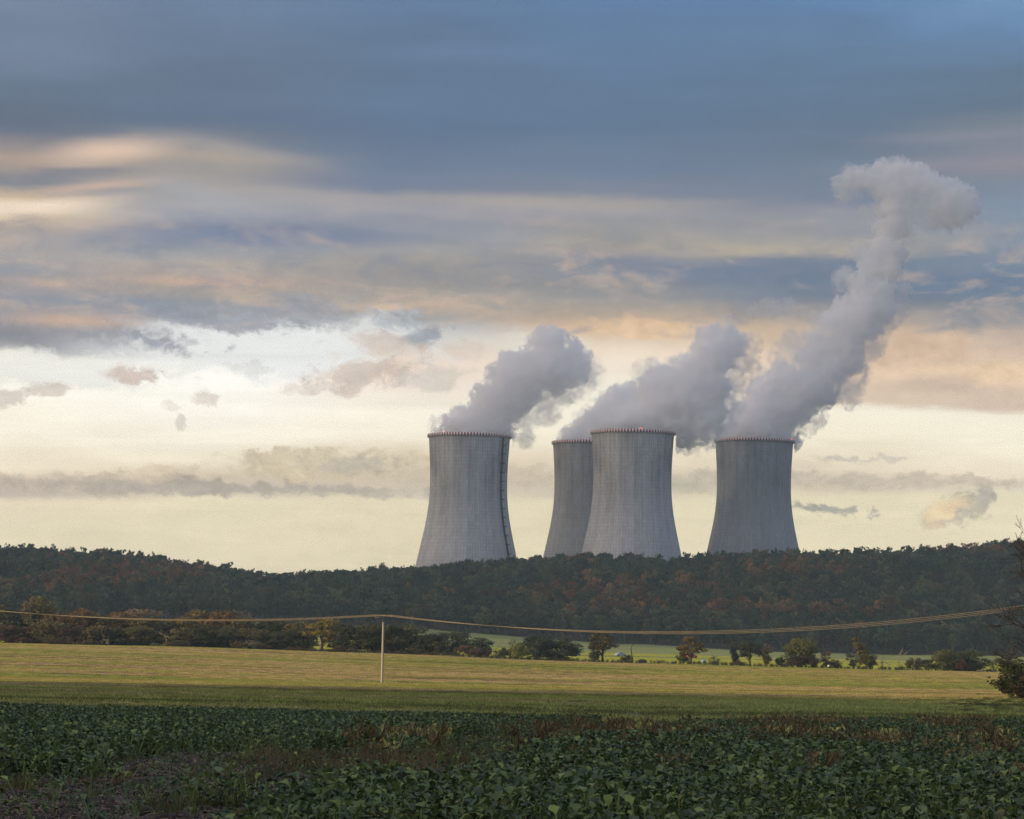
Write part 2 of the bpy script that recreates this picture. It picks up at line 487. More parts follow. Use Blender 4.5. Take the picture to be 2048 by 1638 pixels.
# ------------------------------------------------------------------ terrain
SKYLINE = [(-600, 1085), (0, 1094), (60, 1092), (130, 1099), (200, 1104), (290, 1111), (390, 1126), (440, 1136), (490, 1144), (540, 1148), (600, 1146), (700, 1141), (800, 1138), (860, 1134), (900, 1129), (960, 1124), (1030, 1120),
           (1100, 1114), (1180, 1110), (1250, 1111), (1330, 1113), (1360, 1115), (1400, 1111), (1450, 1105), (1520, 1099), (1600, 1099), (1700, 1098), (1800, 1096), (1900, 1091), (1960, 1086), (2048, 1076), (2500, 1060)]
ROWS = {
    80: [(0, 1426), (700, 1438), (1400, 1455), (2048, 1453)],
    210: [(0, 1366), (1024, 1384), (2048, 1399)],
    345: [(0, 1350), (765, 1367), (1400, 1377), (2048, 1385)],
    570: [(0, 1287), (300, 1292), (640, 1303), (860, 1311), (1100, 1321), (1300, 1327), (1500, 1333), (1750, 1339), (2048, 1346)],
    600: [(0, 1287), (300, 1291), (640, 1301), (860, 1309), (1100, 1320), (1300, 1326), (1500, 1332), (1750, 1338), (2048, 1345)],
    900: [(0, 1268), (640, 1286), (860, 1297), (1100, 1312), (1300, 1316), (1500, 1321), (1750, 1326), (2048, 1331)],
    1150: [(0, 1240), (500, 1244), (850, 1259), (1050, 1274), (1250, 1288), (1450, 1298), (1650, 1307), (1900, 1311), (2048, 1312)],
}
CREST = 1550.0
_ctrl = [(-600.0, np.array([-1.0, 1.0]), np.array([0.0, 0.0])), (0.0, np.array([-1.0, 1.0]), np.array([0.0, 0.0])), (19.0, np.array([-1.0, 1.0]), np.array([0.0, 0.0]))]
for Y in sorted(ROWS):
    q = np.array([at(px, py, Y) for px, py in ROWS[Y]])
    _ctrl.append((float(Y), q[:, 0], q[:, 2]))
q = np.array([at(px, py, CREST) for px, py in SKYLINE])
zc = q[:, 2] - 11.0
_ctrl.append((1350.0, q[:, 0] * 1350 / CREST, None))
_ctrl.append((CREST, q[:, 0], zc))
_ctrl.append((1640.0, q[:, 0], zc - 4))
_ctrl.append((2000.0, np.array([-1.0, 1.0]), np.array([-4.0, -4.0])))
_ctrl.append((30000.0, np.array([-1.0, 1.0]), np.array([-4.0, -4.0])))
_YS = np.array([c[0] for c in _ctrl])


def _row_z(i, x):
    Y, cx, cz = _ctrl[i]
    if cz is None:
        a = _row_z(i - 1, x)
        b = _row_z(i + 1, x)
        return a + (b - a) * 0.56
    return np.interp(x, cx, cz)


def ground(x, y, detail=True):
    x = np.atleast_1d(np.asarray(x, float))
    y = np.atleast_1d(np.asarray(y, float))
    x, y = np.broadcast_arrays(x, y)
    k = np.clip(np.searchsorted(_YS, y, side='right') - 1, 0, len(_YS) - 2)
    z = np.zeros(x.shape)
    for i in np.unique(k):
        mk = k == i
        f = (y[mk] - _YS[i]) / (_YS[i + 1] - _YS[i])
        z[mk] = _row_z(i, x[mk]) * (1 - f) + _row_z(i + 1, x[mk]) * f
    if detail:
        amp = np.interp(y, [0, 60, 300, 1100, 1250, 5000], [0.05, 0.06, 0.12, 0.25, 2.0, 2.0])
        big = np.interp(y, [1150, 1230, 1400, 1520, 1560], [0, 1, 1, .3, 0])
        z = z + big * 7.0 * n2(x, y, np.float64(120.0), 2, 6.0)
        z = z + amp * n2(x, y, np.float64(22.0), 3, 2.0)
    return z


def gz(x, y):
    return float(ground(x, y)[0])


# ------------------------------------------------------------------ materials
MATS = {}


def mat(name):
    m_ = bpy.data.materials.new(name)
    m_.use_nodes = True
    t = NT(m_.node_tree)
    bsdf = t.n['Principled BSDF']
    bsdf.inputs['Roughness'].default_value = 0.85
    bsdf.inputs['Specular IOR Level'].default_value = 0.25
    MATS[name] = m_
    return m_, t, bsdf


def plain(name, col, rough=0.8, spec=0.25, var=0.12, scale=3.0, metal=0.0):
    m_, t, b = mat(name)
    tc = t.new('ShaderNodeTexCoord').outputs['Object']
    n = t.noise(tc, scale, 4, 0.6)
    f = t.mapr(n, 0.3, 0.7, 1 - var, 1 + var)
    t.put(b.inputs['Base Color'], t.mix(1.0, (*col,), t.xyz(f, f, f), 'MULTIPLY'))
    b.inputs['Roughness'].default_value = rough
    b.inputs['Specular IOR Level'].default_value = spec
    b.inputs['Metallic'].default_value = metal
    return m_


def leafy(name, spread=0.35, rough=0.6, trans=0.35, hue=(1.15, 1.0, 0.75)):
    """foliage: colour from the plant's own tint, leaf by leaf variation"""
    m_, t, b = mat(name)
    a = t.new('ShaderNodeAttribute', attribute_type='INSTANCER', attribute_name='tint').outputs['Color']
    v = t.new('ShaderNodeAttribute', attribute_type='GEOMETRY', attribute_name='var').outputs['Fac']
    f = t.mapr(v, 0, 1, 1 - spread, 1 + spread)
    col = t.mix(1.0, a, t.xyz(f, f, f), 'MULTIPLY')
    warm = t.mapr(v, 0.55, 1.0, 0.0, 0.5)
    col = t.mix(warm, col, t.mix(1.0, col, (*hue,), 'MULTIPLY'))
    t.put(b.inputs['Base Color'], col)
    b.inputs['Roughness'].default_value = rough
    b.inputs['Specular IOR Level'].default_value = 0.2
    tr = t.new('ShaderNodeBsdfTranslucent')
    t.put(tr.inputs['Color'], col)
    ms = t.new('ShaderNodeMixShader')
    ms.inputs[0].default_value = trans
    t.l.new(b.outputs[0], ms.inputs[1])
    t.l.new(tr.outputs[0], ms.inputs[2])
    t.l.new(ms.outputs[0], t.n['Material Output'].inputs['Surface'])
    return m_


LEAF = leafy('leaf')
CROPLEAF = leafy('crop_leaf', 0.65, 0.48, 0.2, (1.25, 1.15, 0.8))
BLADE = leafy('grass_blade', 0.45, 0.7, 0.45)
BARK = plain('bark', (0.075, 0.06, 0.048), 0.9, 0.1, 0.35, 1.5)
DEADWOOD = plain('dead_wood', (0.30, 0.25, 0.19), 0.9, 0.1, 0.3, 1.5)
DARKBARK = plain('dark_bark', (0.04, 0.033, 0.03), 0.9, 0.1, 0.3, 1.5)


def ground_mat(name, fn):
    m_, t, b = mat(name)
    P = t.new('ShaderNodeNewGeometry').outputs['Position']
    fn(t, b, P)
    return m_


def m_soil(t, b, P):
    n = t.noise(P, 2.2, 8, 0.65)
    n_ = t.noise(P, 9.0, 6, 0.7)
    col = t.ramp(n, [(0.3, (0.05, 0.041, 0.034)), (0.55, (0.10, 0.08, 0.068)), (0.75, (0.14, 0.115, 0.098))])
    col = t.mix(t.mapr(n_, 0.58, 0.7, 0, 0.7), col, (0.2, 0.165, 0.14))
    t.put(b.inputs['Base Color'], col)
    bp = t.new('ShaderNodeBump')
    bp.inputs['Strength'].default_value = 0.9
    bp.inputs['Distance'].default_value = 0.05
    t.put(bp.inputs['Height'], n_)
    t.l.new(bp.outputs[0], b.inputs['Normal'])


def field_bands(t, P):
    """long oblique bands along the drill rows of the far field"""
    x, y, z = t.sep(P)
    a = t.xyz(t.math('MULTIPLY', x, 0.012), t.math('ADD', t.math('MULTIPLY', y, 0.05), t.math('MULTIPLY', x, 0.012)), 0.0)
    return t.noise(a, 1.0, 5, 0.6, 0.4)


def m_field(t, b, P):
    n = field_bands(t, P)
    col = t.ramp(n, [(0.34, (0.24, 0.165, 0.10)), (0.45, (0.28, 0.22, 0.10)), (0.56, (0.25, 0.235, 0.075)), (0.7, (0.19, 0.22, 0.06))])
    g = t.noise(P, 1.3, 6, 0.7)
    f = t.mapr(g, 0.3, 0.7, 0.7, 1.3)
    col = t.mix(1.0, col, t.xyz(f, f, f), 'MULTIPLY')
    y_ = t.sep(P)[1]
    col = t.mix(t.mapr(y_, 230, 130), col, t.mix(1.0, (0.19, 0.20, 0.08), t.xyz(f, f, f), 'MULTIPLY'))     # greener base colour towards the crop
    t.put(b.inputs['Base Color'], col)
    bp = t.new('ShaderNodeBump')
    bp.inputs['Strength'].default_value = 1.0
    bp.inputs['Distance'].default_value = 0.25
    t.put(bp.inputs['Height'], g)
    t.l.new(bp.outputs[0], b.inputs['Normal'])


def m_meadow(t, b, P):
    x, y, z = t.sep(P)
    n = t.noise(P, 0.03, 5, 0.6, 0.5)
    g = t.noise(P, 0.9, 5, 0.7)
    col = t.ramp(n, [(0.35, (0.19, 0.21, 0.06)), (0.5, (0.23, 0.25, 0.065)), (0.65, (0.26, 0.275, 0.07))])
    # tractor lines curving over the slope
    w = t.new('ShaderNodeTexWave', wave_type='BANDS', bands_direction='X')
    w.inputs['Scale'].default_value = 0.028
    w.inputs['Distortion'].default_value = 3.0
    w.inputs['Detail'].default_value = 1.0
    w.inputs['Detail Scale'].default_value = 0.6
    rot = t.new('ShaderNodeMapping')
    rot.inputs['Rotation'].default_value = (0, 0, 0.9)
    t.put(rot.inputs['Vector'], P)
    t.put(w.inputs['Vector'], rot.outputs[0])
    line = t.mapr(w.outputs['Fac'], 0.93, 0.99)
    far = t.mapr(y, 880, 930)
    col = t.mix(t.math('MULTIPLY', t.math('MULTIPLY', line, far), 0.55), col, (0.06, 0.075, 0.03))
    f = t.mapr(g, 0.3, 0.7, 0.8, 1.2)
    col = t.mix(1.0, col, t.xyz(f, f, f), 'MULTIPLY')
    t.put(b.inputs['Base Color'], col)
    bp = t.new('ShaderNodeBump')
    bp.inputs['Strength'].default_value = 1.0
    bp.inputs['Distance'].default_value = 0.5
    t.put(bp.inputs['Height'], g)
    t.l.new(bp.outputs[0], b.inputs['Normal'])


def m_forestfloor(t, b, P):
    n = t.noise(P, 0.2, 5, 0.6)
    t.put(b.inputs['Base Color'], t.ramp(n, [(0.3, (0.03, 0.028, 0.02)), (0.7, (0.04, 0.034, 0.024))]))


G_SOIL = ground_mat('dark_soil', m_soil)
G_FIELD = ground_mat('stubble_and_seedlings', m_field)
G_MEADOW = ground_mat('winter_crop_green', m_meadow)
G_FLOOR = ground_mat('forest_floor', m_forestfloor)


def sheet(name, ys, halfw, nx, material, pw=1.0):
    ys = np.asarray(ys, float)
    u = np.linspace(-1, 1, nx)
    u = np.sign(u) * np.abs(u) ** pw
    hw = np.interp(ys, *halfw)
    X = u[None] * hw[:, None]
    Yg = np.repeat(ys[:, None], nx, 1)
    Zg = ground(X.ravel(), Yg.ravel()).reshape(X.shape)
    V = np.stack([X, Yg, Zg], -1).reshape(-1, 3)
    i = np.arange(len(ys) - 1)[:, None] * nx
    j = np.arange(nx - 1)[None]
    F = np.stack([i + j, i + j + 1, i + nx + j + 1, i + nx + j], -1).reshape(-1, 4)
    o = obj(name, new_mesh(name, V, F, (material,), smooth=True))
    return tag(o, kind='structure')


HW = ([-600, 80, 570, 1150, 1640, 30000], [700, 700, 700, 900, 1100, 9000])
sheet('crop_field', np.concatenate([np.linspace(-600, 0, 20), np.linspace(2, 80, 80)]), HW, 260, G_SOIL, 2.4)
sheet('stubble_field', np.linspace(80, 573, 160), HW, 240, G_FIELD, 2.0)
sheet('meadow', np.linspace(573, 1150, 90), HW, 160, G_MEADOW, 1.6)
sheet('hills', np.concatenate([np.linspace(1150, 1700, 80), np.geomspace(1720, 30000, 30)]), HW, 180, G_FLOOR, 1.5)


# ------------------------------------------------------------------ tree shapes
def quads_at(P, N, S, rng, aspect=1.0):
    """leaf quads centred at P facing N (n,3) of size S (n,)"""
    n = len(P)
    r = rng.normal(size=(n, 3))
    A = np.cross(N, r)
    A /= np.linalg.norm(A, axis=1)[:, None] + 1e-9
    B = np.cross(N, A)
    B /= np.linalg.norm(B, axis=1)[:, None] + 1e-9
    a, b = A * S[:, None] * 0.5, B * S[:, None] * 0.5 * aspect
    V = np.stack([P - a - b * 0.3, P + b * 0.9 - a * 0.2, P + a + b * 0.25, P - b], 1).reshape(-1, 3)
    F = np.arange(n * 4).reshape(-1, 4)
    return V, F


def crown_points(rng, H, R, base, nclump, nleaf, shape='round', lean=0.0, gap=0.35):
    """clumps spread through an uneven crown volume; leaves spread round each clump"""
    cs, rs = [], []
    while len(cs) < nclump:
        p = rng.uniform(-1, 1, 3)
        d = np.linalg.norm(p)
        if d > 1 or d < gap:
            continue
        if shape == 'dome' and p[2] < -0.55:
            continue
        z = base + (H - base) * (p[2] * 0.5 + 0.5)
        k = R
        if shape == 'cone':
            k = R * (1.15 - 0.75 * (z - base) / (H - base))
        if shape == 'vase':
            k = R * (0.35 + 0.75 * (z - base) / (H - base))
        cs.append([p[0] * k * 0.85 + lean * (z - base), p[1] * k * 0.85, z * 0.94])
        rs.append(R * rng.uniform(0.22, 0.42))
    cs, rs = np.array(cs), np.array(rs)
    pick = rng.integers(0, nclump, nleaf)
    dirs = rng.normal(size=(nleaf, 3))
    dirs /= np.linalg.norm(dirs, axis=1)[:, None]
    dirs[:, 2] = dirs[:, 2] * 0.75 + 0.12
    rad = rs[pick] * rng.uniform(0.45, 1.08, nleaf)
    P = cs[pick] + dirs * rad[:, None]
    P[:, 2] = np.maximum(P[:, 2], 0.05)
    cv = rng.random(nclump)
    var = np.clip(cv[pick] * 0.6 + rng.random(nleaf) * 0.4, 0, 1)
    N = dirs + rng.normal(size=(nleaf, 3)) * 0.7
    N /= np.linalg.norm(N, axis=1)[:, None]
    return cs, rs, P, N, var


def tree_meshes(name, seed, H, R, base, nclump, nleaf, leaf, shape='round', trunk_r=0.18, lean=0.0, bark=None, gap=0.35, aspect=1.0, limbs=10):
    rng = np.random.default_rng(seed)
    cs, rs, P, N, var = crown_points(rng, H, R, base, nclump, nleaf, shape, lean, gap)
    S = leaf * rng.uniform(0.6, 1.4, len(P))
    V, F = quads_at(P, N, S, rng, aspect)
    crown = new_mesh(name + '_crown', V, F, (LEAF,), fvar=var)
    b = MB()
    top = np.array([lean * H * 0.6, 0, H * 0.8])
    k = np.linspace(0, 1, 7)[:, None]
    line = top[None] * k + np.stack([rng.normal(0, 0.02 * H, 7) * k[:, 0], rng.normal(0, 0.02 * H, 7) * k[:, 0], 0 * k[:, 0]], 1)
    line[0, 2] = -0.4
    b.tube(line, trunk_r * (1.15 - k[:, 0] * 1.0), 6)
    for c_ in cs[rng.permutation(len(cs))[:limbs]]:
        t0 = rng.uniform(0.25, 0.7) * min(1.0, c_[2] / (H * 0.8))
        p0 = np.array([np.interp(t0, k[:, 0], line[:, i]) for i in range(3)])
        mid = (p0 + c_) / 2 + rng.normal(0, 0.05 * R, 3) + np.array([0, 0, 0.1 * R])
        r0 = trunk_r * 0.5 * (1 - t0)
        b.tube([p0, mid, c_], [r0 + 0.02, r0 * 0.6 + 0.015, 0.012], 5)
    trunk = b.mesh(name + '_trunk', (bark or BARK,), True)
    return trunk, crown


def bare_mesh(name, seed, H, spread=0.55, depth=5, r0=0.2, bark=None, nb=(2, 4), droop=0.0, trunk=0.3, twig=0.012, lean=(0, 0)):
    """leafless tree: one branching skeleton"""
    rng = np.random.default_rng(seed)
    b = MB()

    def grow(p, d, L, r, k):
        n = 4
        pts = [p]
        for _ in range(n):
            d = d + rng.normal(0, 0.13, 3) + np.array([0, 0, 0.05 - droop * (depth - k < 2)])
            d = d / np.linalg.norm(d)
            pts.append(pts[-1] + d * L / n)
        r1 = max(r * 0.62, twig)
        b.tube(pts, np.linspace(r, r1, n + 1), 6 if r > 0.04 else 4, cap=False)
        if k == 0:
            return
        for i in range(rng.integers(nb[0], nb[1] + 1)):
            t_ = rng.uniform(0.45, 1.0) if i else 1.0
            q = pts[int(t_ * n)]
            v = d + rng.normal(0, spread, 3)
            v[2] += 0.08
            v /= np.linalg.norm(v)
            grow(q, v, L * rng.uniform(0.6, 0.85), max(r1 * rng.uniform(0.6, 0.95), twig), k - 1)

    grow(np.array([0, 0, -0.3]), np.array([lean[0], lean[1], 1.0]), H * trunk, r0, depth)
    return b.mesh(name, (bark or BARK,), True)


# templates (unit metres, base at z=0)
TREE = {
    'hedge': [tree_meshes('hedge_tree', 90 + i, 9.0, 4.2, -0.6, 60, 4200, 0.40, 'round', 0.15, gap=0.1) for i in range(4)],
    'round': [tree_meshes('round_tree', 10 + i, 9.0, 3.2, 1.2, 34, 2300, 0.42, 'round') for i in range(4)],
    'dome': [tree_meshes('broad_tree', 20 + i, 9.0, 3.9, 0.6, 40, 2600, 0.42, 'dome') for i in range(4)],
    'open': [tree_meshes('open_tree', 30 + i, 9.0, 3.1, 2.0, 26, 1700, 0.38, 'dome', 0.22, gap=0.5, limbs=18) for i in range(3)],
    'vase': [tree_meshes('vase_tree', 40 + i, 9.0, 3.0, 1.0, 28, 1700, 0.36, 'vase', 0.15, limbs=20) for i in range(2)],
    'shrub': [tree_meshes('shrub', 50 + i, 3.0, 2.0, 0.0, 26, 1500, 0.26, 'dome', 0.05, aspect=0.6, limbs=14) for i in range(4)],
    'twiggy': [tree_meshes('twiggy_shrub', 60 + i, 3.0, 1.7, 0.2, 24, 620, 0.2, 'vase', 0.04, aspect=0.5, limbs=22) for i in range(3)],
    'lean': [tree_meshes('leaning_tree', 70, 9.0, 2.3, 0.6, 30, 1500, 0.4, 'cone', 0.2, lean=0.42)],
}
BARE = {
    'bare': [bare_mesh('bare_tree', 80 + i, 9.0, 0.5, 5, 0.2, BARK, twig=0.03) for i in range(2)],
    'snag': [bare_mesh('dead_snag', 84, 9.0, 0.45, 2, 0.26, DARKBARK, (1, 2), trunk=0.62, twig=0.05)],
    'pale': [bare_mesh('pale_dead_tree', 86 + i, 9.0, 0.6, 3, 0.22, DEADWOOD, (2, 2), trunk=0.35, twig=0.07) for i in range(2)],
}


def add_tree(name, kind, var, px, base_py, top_py, width, Y, tint, label, cat='tree', group=None, rz=None, bark=None):
    """one tree or shrub at photo pixel px on the ground at Y, sized from its height and width in the photo"""
    p = at(px, base_py, Y)
    z = gz(p[0], p[1])
    s = Y / FPX
    h = (base_py - top_py) * s * (1.1 if kind == 'hedge' else 1.03)
    ref = {'shrub': 3.0, 'twiggy': 3.0}.get(kind, 9.0)
    e = empty(name, (p[0], p[1], z - 0.05), random.uniform(0, 6.28) if rz is None else rz)
    if kind in TREE:
        tr, cr = TREE[kind][var % len(TREE[kind])]
        rr = {'round': 3.4, 'dome': 4.3, 'hedge': 4.3, 'open': 3.3, 'vase': 3.3, 'shrub': 2.3, 'twiggy': 2.0, 'lean': 4.0}[kind]
        sx = width * s / 2 / rr * {'hedge': 1.32, 'round': 1.2, 'dome': 1.2, 'open': 1.3, 'vase': 1.3, 'shrub': 1.25, 'lean': 1.2}.get(kind, 1.0)
        e.scale = (sx, sx, h / ref)
        obj('trunk', tr, e)
        o = obj('crown', cr, e)
        k = 1.0 if Y > 700 or Y < 400 or tuple(tint) in (DG, GG, OL, OB, RB, RD) or name.startswith('hedgerow') else 1.15
        hue = (1.0, 1.0, 1.0) if name.startswith('hedgerow') or Y > 700 else (0.84, 1.0, 0.92)
        o['tint'] = [float(v) * k * c_ for v, c_ in zip(tint, hue)] + [1.0]
    else:
        me = BARE[kind][var % len(BARE[kind])]
        sx = width * s / 2 / {'bare': 3.6, 'snag': 2.2, 'pale': 3.2}[kind]
        e.scale = (sx, sx, h / {'bare': 9.3, 'snag': 9.5, 'pale': 8.0}[kind])
        obj('trunk', me, e)
    return tag(e, label, cat, group)


# colours of foliage (real leaf colours)
DG, GG, OL = (0.075, 0.080, 0.038), (0.105, 0.110, 0.046), (0.160, 0.135, 0.055)
OB, RB, RD = (0.20, 0.125, 0.050), (0.14, 0.088, 0.052), (0.15, 0.082, 0.058)
YG, GO, GY = (0.140, 0.130, 0.035), (0.190, 0.120, 0.035), (0.110, 0.098, 0.078)
PK, GR = (0.180, 0.130, 0.095), (0.080, 0.085, 0.058)


# ------------------------------------------------------------------ scattered stuff
def scatter(name, P, rz, scl, idx, tint, templates, label=None, tilt=None):
    """one object whose geometry nodes set TEMPLATES[idx] on every point"""
    n = len(P)
    me = bpy.data.meshes.new(name)
    me.vertices.add(n)
    me.vertices.foreach_set('co', np.ascontiguousarray(P, dtype=np.float32).ravel())

    def attr(k, typ, data, f):
        a = me.attributes.new(k, typ, 'POINT')
        a.data.foreach_set(f, np.ascontiguousarray(data).ravel())
    rot = np.zeros((n, 3), np.float32)
    rot[:, 2] = rz
    if tilt is not None:
        rot[:, :2] = tilt
    scl = np.asarray(scl, np.float32)
    if scl.ndim == 1:
        scl = np.repeat(scl[:, None], 3, 1)
    attr('rot', 'FLOAT_VECTOR', rot, 'vector')
    attr('scl', 'FLOAT_VECTOR', scl.astype(np.float32), 'vector')
    attr('idx', 'INT', np.asarray(idx, np.int32), 'value')
    attr('tint', 'FLOAT_COLOR', np.concatenate([np.asarray(tint, np.float32), np.ones((n, 1), np.float32)], 1), 'color')
    o = obj(name, me)
    g = bpy.data.node_groups.new(name + '_layout', 'GeometryNodeTree')
    g.interface.new_socket('Geometry', in_out='INPUT', socket_type='NodeSocketGeometry')
    g.interface.new_socket('Geometry', in_out='OUTPUT', socket_type='NodeSocketGeometry')
    gi, go = g.nodes.new('NodeGroupInput'), g.nodes.new('NodeGroupOutput')
    jn = g.nodes.new('GeometryNodeJoinGeometry')

    def named(k, typ):
        x = g.nodes.new('GeometryNodeInputNamedAttribute')
        x.data_type = typ
        x.inputs['Name'].default_value = k
        return next(s for s in x.outputs if s.enabled and s.name == 'Attribute')
    for k, me_t in enumerate(templates):
        src = bpy.data.objects.new(me_t.name + '_shape', me_t)
        src.use_fake_user = True
        oi = g.nodes.new('GeometryNodeObjectInfo')
        oi.inputs['Object'].default_value = src
        oi.inputs['As Instance'].default_value = True
        ip = g.nodes.new('GeometryNodeInstanceOnPoints')
        cmpn = g.nodes.new('FunctionNodeCompare')
        cmpn.data_type = 'INT'
        cmpn.operation = 'EQUAL'
        ia = [s for s in cmpn.inputs if s.enabled]
        g.links.new(named('idx', 'INT'), ia[0])
        ia[1].default_value = k
        g.links.new(gi.outputs[0], ip.inputs['Points'])
        g.links.new(cmpn.outputs[0], ip.inputs['Selection'])
        g.links.new(oi.outputs['Geometry'], ip.inputs['Instance'])
        er = g.nodes.new('FunctionNodeEulerToRotation')
        g.links.new(named('rot', 'FLOAT_VECTOR'), er.inputs[0])
        g.links.new(er.outputs[0], ip.inputs['Rotation'])
        g.links.new(named('scl', 'FLOAT_VECTOR'), ip.inputs['Scale'])
        g.links.new(ip.outputs[0], jn.inputs[0])
    g.links.new(jn.outputs[0], go.inputs[0])
    md = o.modifiers.new('layout', 'NODES')
    md.node_group = g
    return tag(o, label, None, None, 'stuff')


def merged(name, parts):
    """several meshes as one mesh, keeping materials and the leaf variation"""
    V, Fs, M, var, mats, n0 = [], {}, {}, {}, [], 0
    for me in parts:
        nv = len(me.vertices)
        co = np.empty(nv * 3, np.float32)
        me.vertices.foreach_get('co', co)
        V.append(co.reshape(-1, 3))
        for mt in me.materials:
            if mt not in mats:
                mats.append(mt)
        tot = np.empty(len(me.polygons), np.int32)
        me.polygons.foreach_get('loop_total', tot)
        li = np.empty(len(me.loops), np.int32)
        me.loops.foreach_get('vertex_index', li)
        mi = np.empty(len(me.polygons), np.int32)
        me.polygons.foreach_get('material_index', mi)
        st = np.concatenate([[0], np.cumsum(tot)[:-1]])
        if 'var' in me.attributes:
            va = np.empty(len(me.polygons), np.float32)
            me.attributes['var'].data.foreach_get('value', va)
        else:
            va = np.full(len(me.polygons), 0.5, np.float32)
        for k in np.unique(tot):
            s = tot == k
            ix = st[s][:, None] + np.arange(k)[None]
            Fs.setdefault(k, []).append(li[ix] + n0)
            M.setdefault(k, []).append(np.array([mats.index(me.materials[i]) for i in range(len(me.materials))])[mi[s]])
            var.setdefault(k, []).append(va[s])
        n0 += nv
    ks = sorted(Fs)
    return new_mesh(name, np.vstack(V), [np.vstack(Fs[k]) for k in ks], mats, np.concatenate([np.concatenate(M[k]) for k in ks]), fvar=np.concatenate([np.concatenate(var[k]) for k in ks]))


def grid_points(x0, x1, y0, y1, step, rng, jit=0.5):
    gx, gy = np.meshgrid(np.arange(x0, x1, step), np.arange(y0, y1, step))
    p = np.stack([gx.ravel(), gy.ravel()], 1)
    return p + rng.uniform(-jit, jit, p.shape) * step


# ------------------------------------------------------------------ forest on the hills
def build_forest():
    rng = np.random.default_rng(101)
    tm = []
    for i in range(6):
        tr, cr = tree_meshes('forest_tree', 200 + i, 12.0, 4.3, 3.0, 26, 620, 1.0, 'dome' if i % 2 else 'round', 0.22, limbs=6)
        tm.append(merged('forest_tree', [tr, cr]))
    tr, cr = tree_meshes('forest_edge_tree', 210, 12.0, 3.8, 4.5, 22, 420, 0.9, 'round', 0.2, limbs=16, bark=plain('pale_bark', (0.17, 0.15, 0.13), 0.9, 0.1, 0.2))
    tm.append(merged('forest_edge_tree', [tr, cr]))
    p = grid_points(-560, 560, 1152, 1590, 6.8, rng, .6)
    p = p[np.abs(p[:, 0]) < 0.2118 * p[:, 1] + 75]
    z = ground(p[:, 0], p[:, 1])
    n = len(p)
    H = rng.uniform(0.62, 1.18, n) + 0.18 * n2(p[:, 0], p[:, 1], 60.0, 2, 5.0)
    tall = rng.random(n) < 0.02
    H[tall] *= 1.22
    px, py = project(np.stack([p[:, 0], p[:, 1], z + 8], 1))
    # stands of colour: dark oak green with rust and russet stands, as the photo shows them
    rust = np.zeros(n)
    for cx, cy_, rx, ry, k in [(260, 1152, 200, 18, 1.0), (60, 1170, 160, 14, 0.6), (420, 1138, 90, 8, 0.7), (1130, 1188, 140, 16, 1.0), (1330, 1170, 200, 20, 0.55), (1480, 1222, 130, 14, 1.1), (1260, 1212, 170, 18, 0.8),
                               (1560, 1140, 150, 16, 0.85), (1650, 1128, 90, 12, 0.5), (1020, 1124, 60, 10, 0.9), (1700, 1222, 120, 10, 0.6), (1950, 1100, 130, 9, 0.8), (1880, 1095, 60, 8, 0.6), (860, 1190, 60, 22, 0.35), (1400, 1200, 300, 30, 0.35),
                               (1110, 1128, 90, 12, 0.4), (1500, 1098, 90, 10, 0.5), (1690, 1275, 40, 16, 0.6), (1300, 1250, 140, 20, 0.35), (300, 1130, 260, 40, 0.35)]:
        rust = np.maximum(rust, k * np.clip(1.35 - np.hypot((px - cx) / rx, (py - cy_) / ry), 0, 1))
    rust = rust * (1 + 0.9 * n2(p[:, 0], p[:, 1], 30.0, 3, 8.0))
    u = rng.random(n)
    dark = np.array([0.036, 0.050, 0.034])
    pal = np.array([[0.036, 0.058, 0.034], [0.050, 0.074, 0.038], [0.070, 0.084, 0.042], [0.095, 0.090, 0.046], [0.030, 0.048, 0.034]])
    T = pal[rng.integers(0, 5, n)]
    rp = np.array([[0.15, 0.066, 0.034], [0.18, 0.088, 0.038], [0.115, 0.058, 0.038], [0.14, 0.100, 0.045], [0.20, 0.108, 0.045]])
    mk = u < rust * 1.15 - 0.08
    T[mk] = rp[rng.integers(0, 5, mk.sum())]
    T *= 1.12 * rng.uniform(0.55, 1.5, (n, 1))
    idx = rng.integers(0, 6, n)
    edge = (p[:, 1] < 1166) | ((px > 1600) & (px < 1720) & (p[:, 1] < 1200))
    idx[edge & (rng.random(n) < 0.6)] = 6
    scl = np.stack([H * rng.uniform(0.75, 1.15, n)] * 2 + [H], 1)
    scatter('forest', np.stack([p[:, 0], p[:, 1], z - 0.3], 1), rng.uniform(0, 6.28, n), scl, idx, T, tm, 'dark green and rust brown autumn forest covering the hills')
    # low pale scrub along the forest edge
    m_ = 700
    x = rng.uniform(-300, 300, m_)
    y = rng.uniform(1144, 1151, m_)
    tints = np.array([[0.12, 0.10, 0.075], [0.10, 0.08, 0.06], [0.07, 0.075, 0.04]])[rng.integers(0, 3, m_)]
    sh = [merged('edge_scrub', list(TREE['twiggy'][i])) for i in range(3)]
    scatter('undergrowth', np.stack([x, y, ground(x, y)], 1), rng.uniform(0, 6.28, m_), rng.uniform(0.4, 0.95, m_), rng.integers(0, 3, m_), tints, sh, 'low brown undergrowth along the foot of the forest')


build_forest()


# ------------------------------------------------------------------ hedgerow behind the field (left) and roadside trees (right)
def base_row(px):
    q_ = ROWS[570]
    return float(np.interp(px, [a for a, b in q_], [b for a, b in q_]))


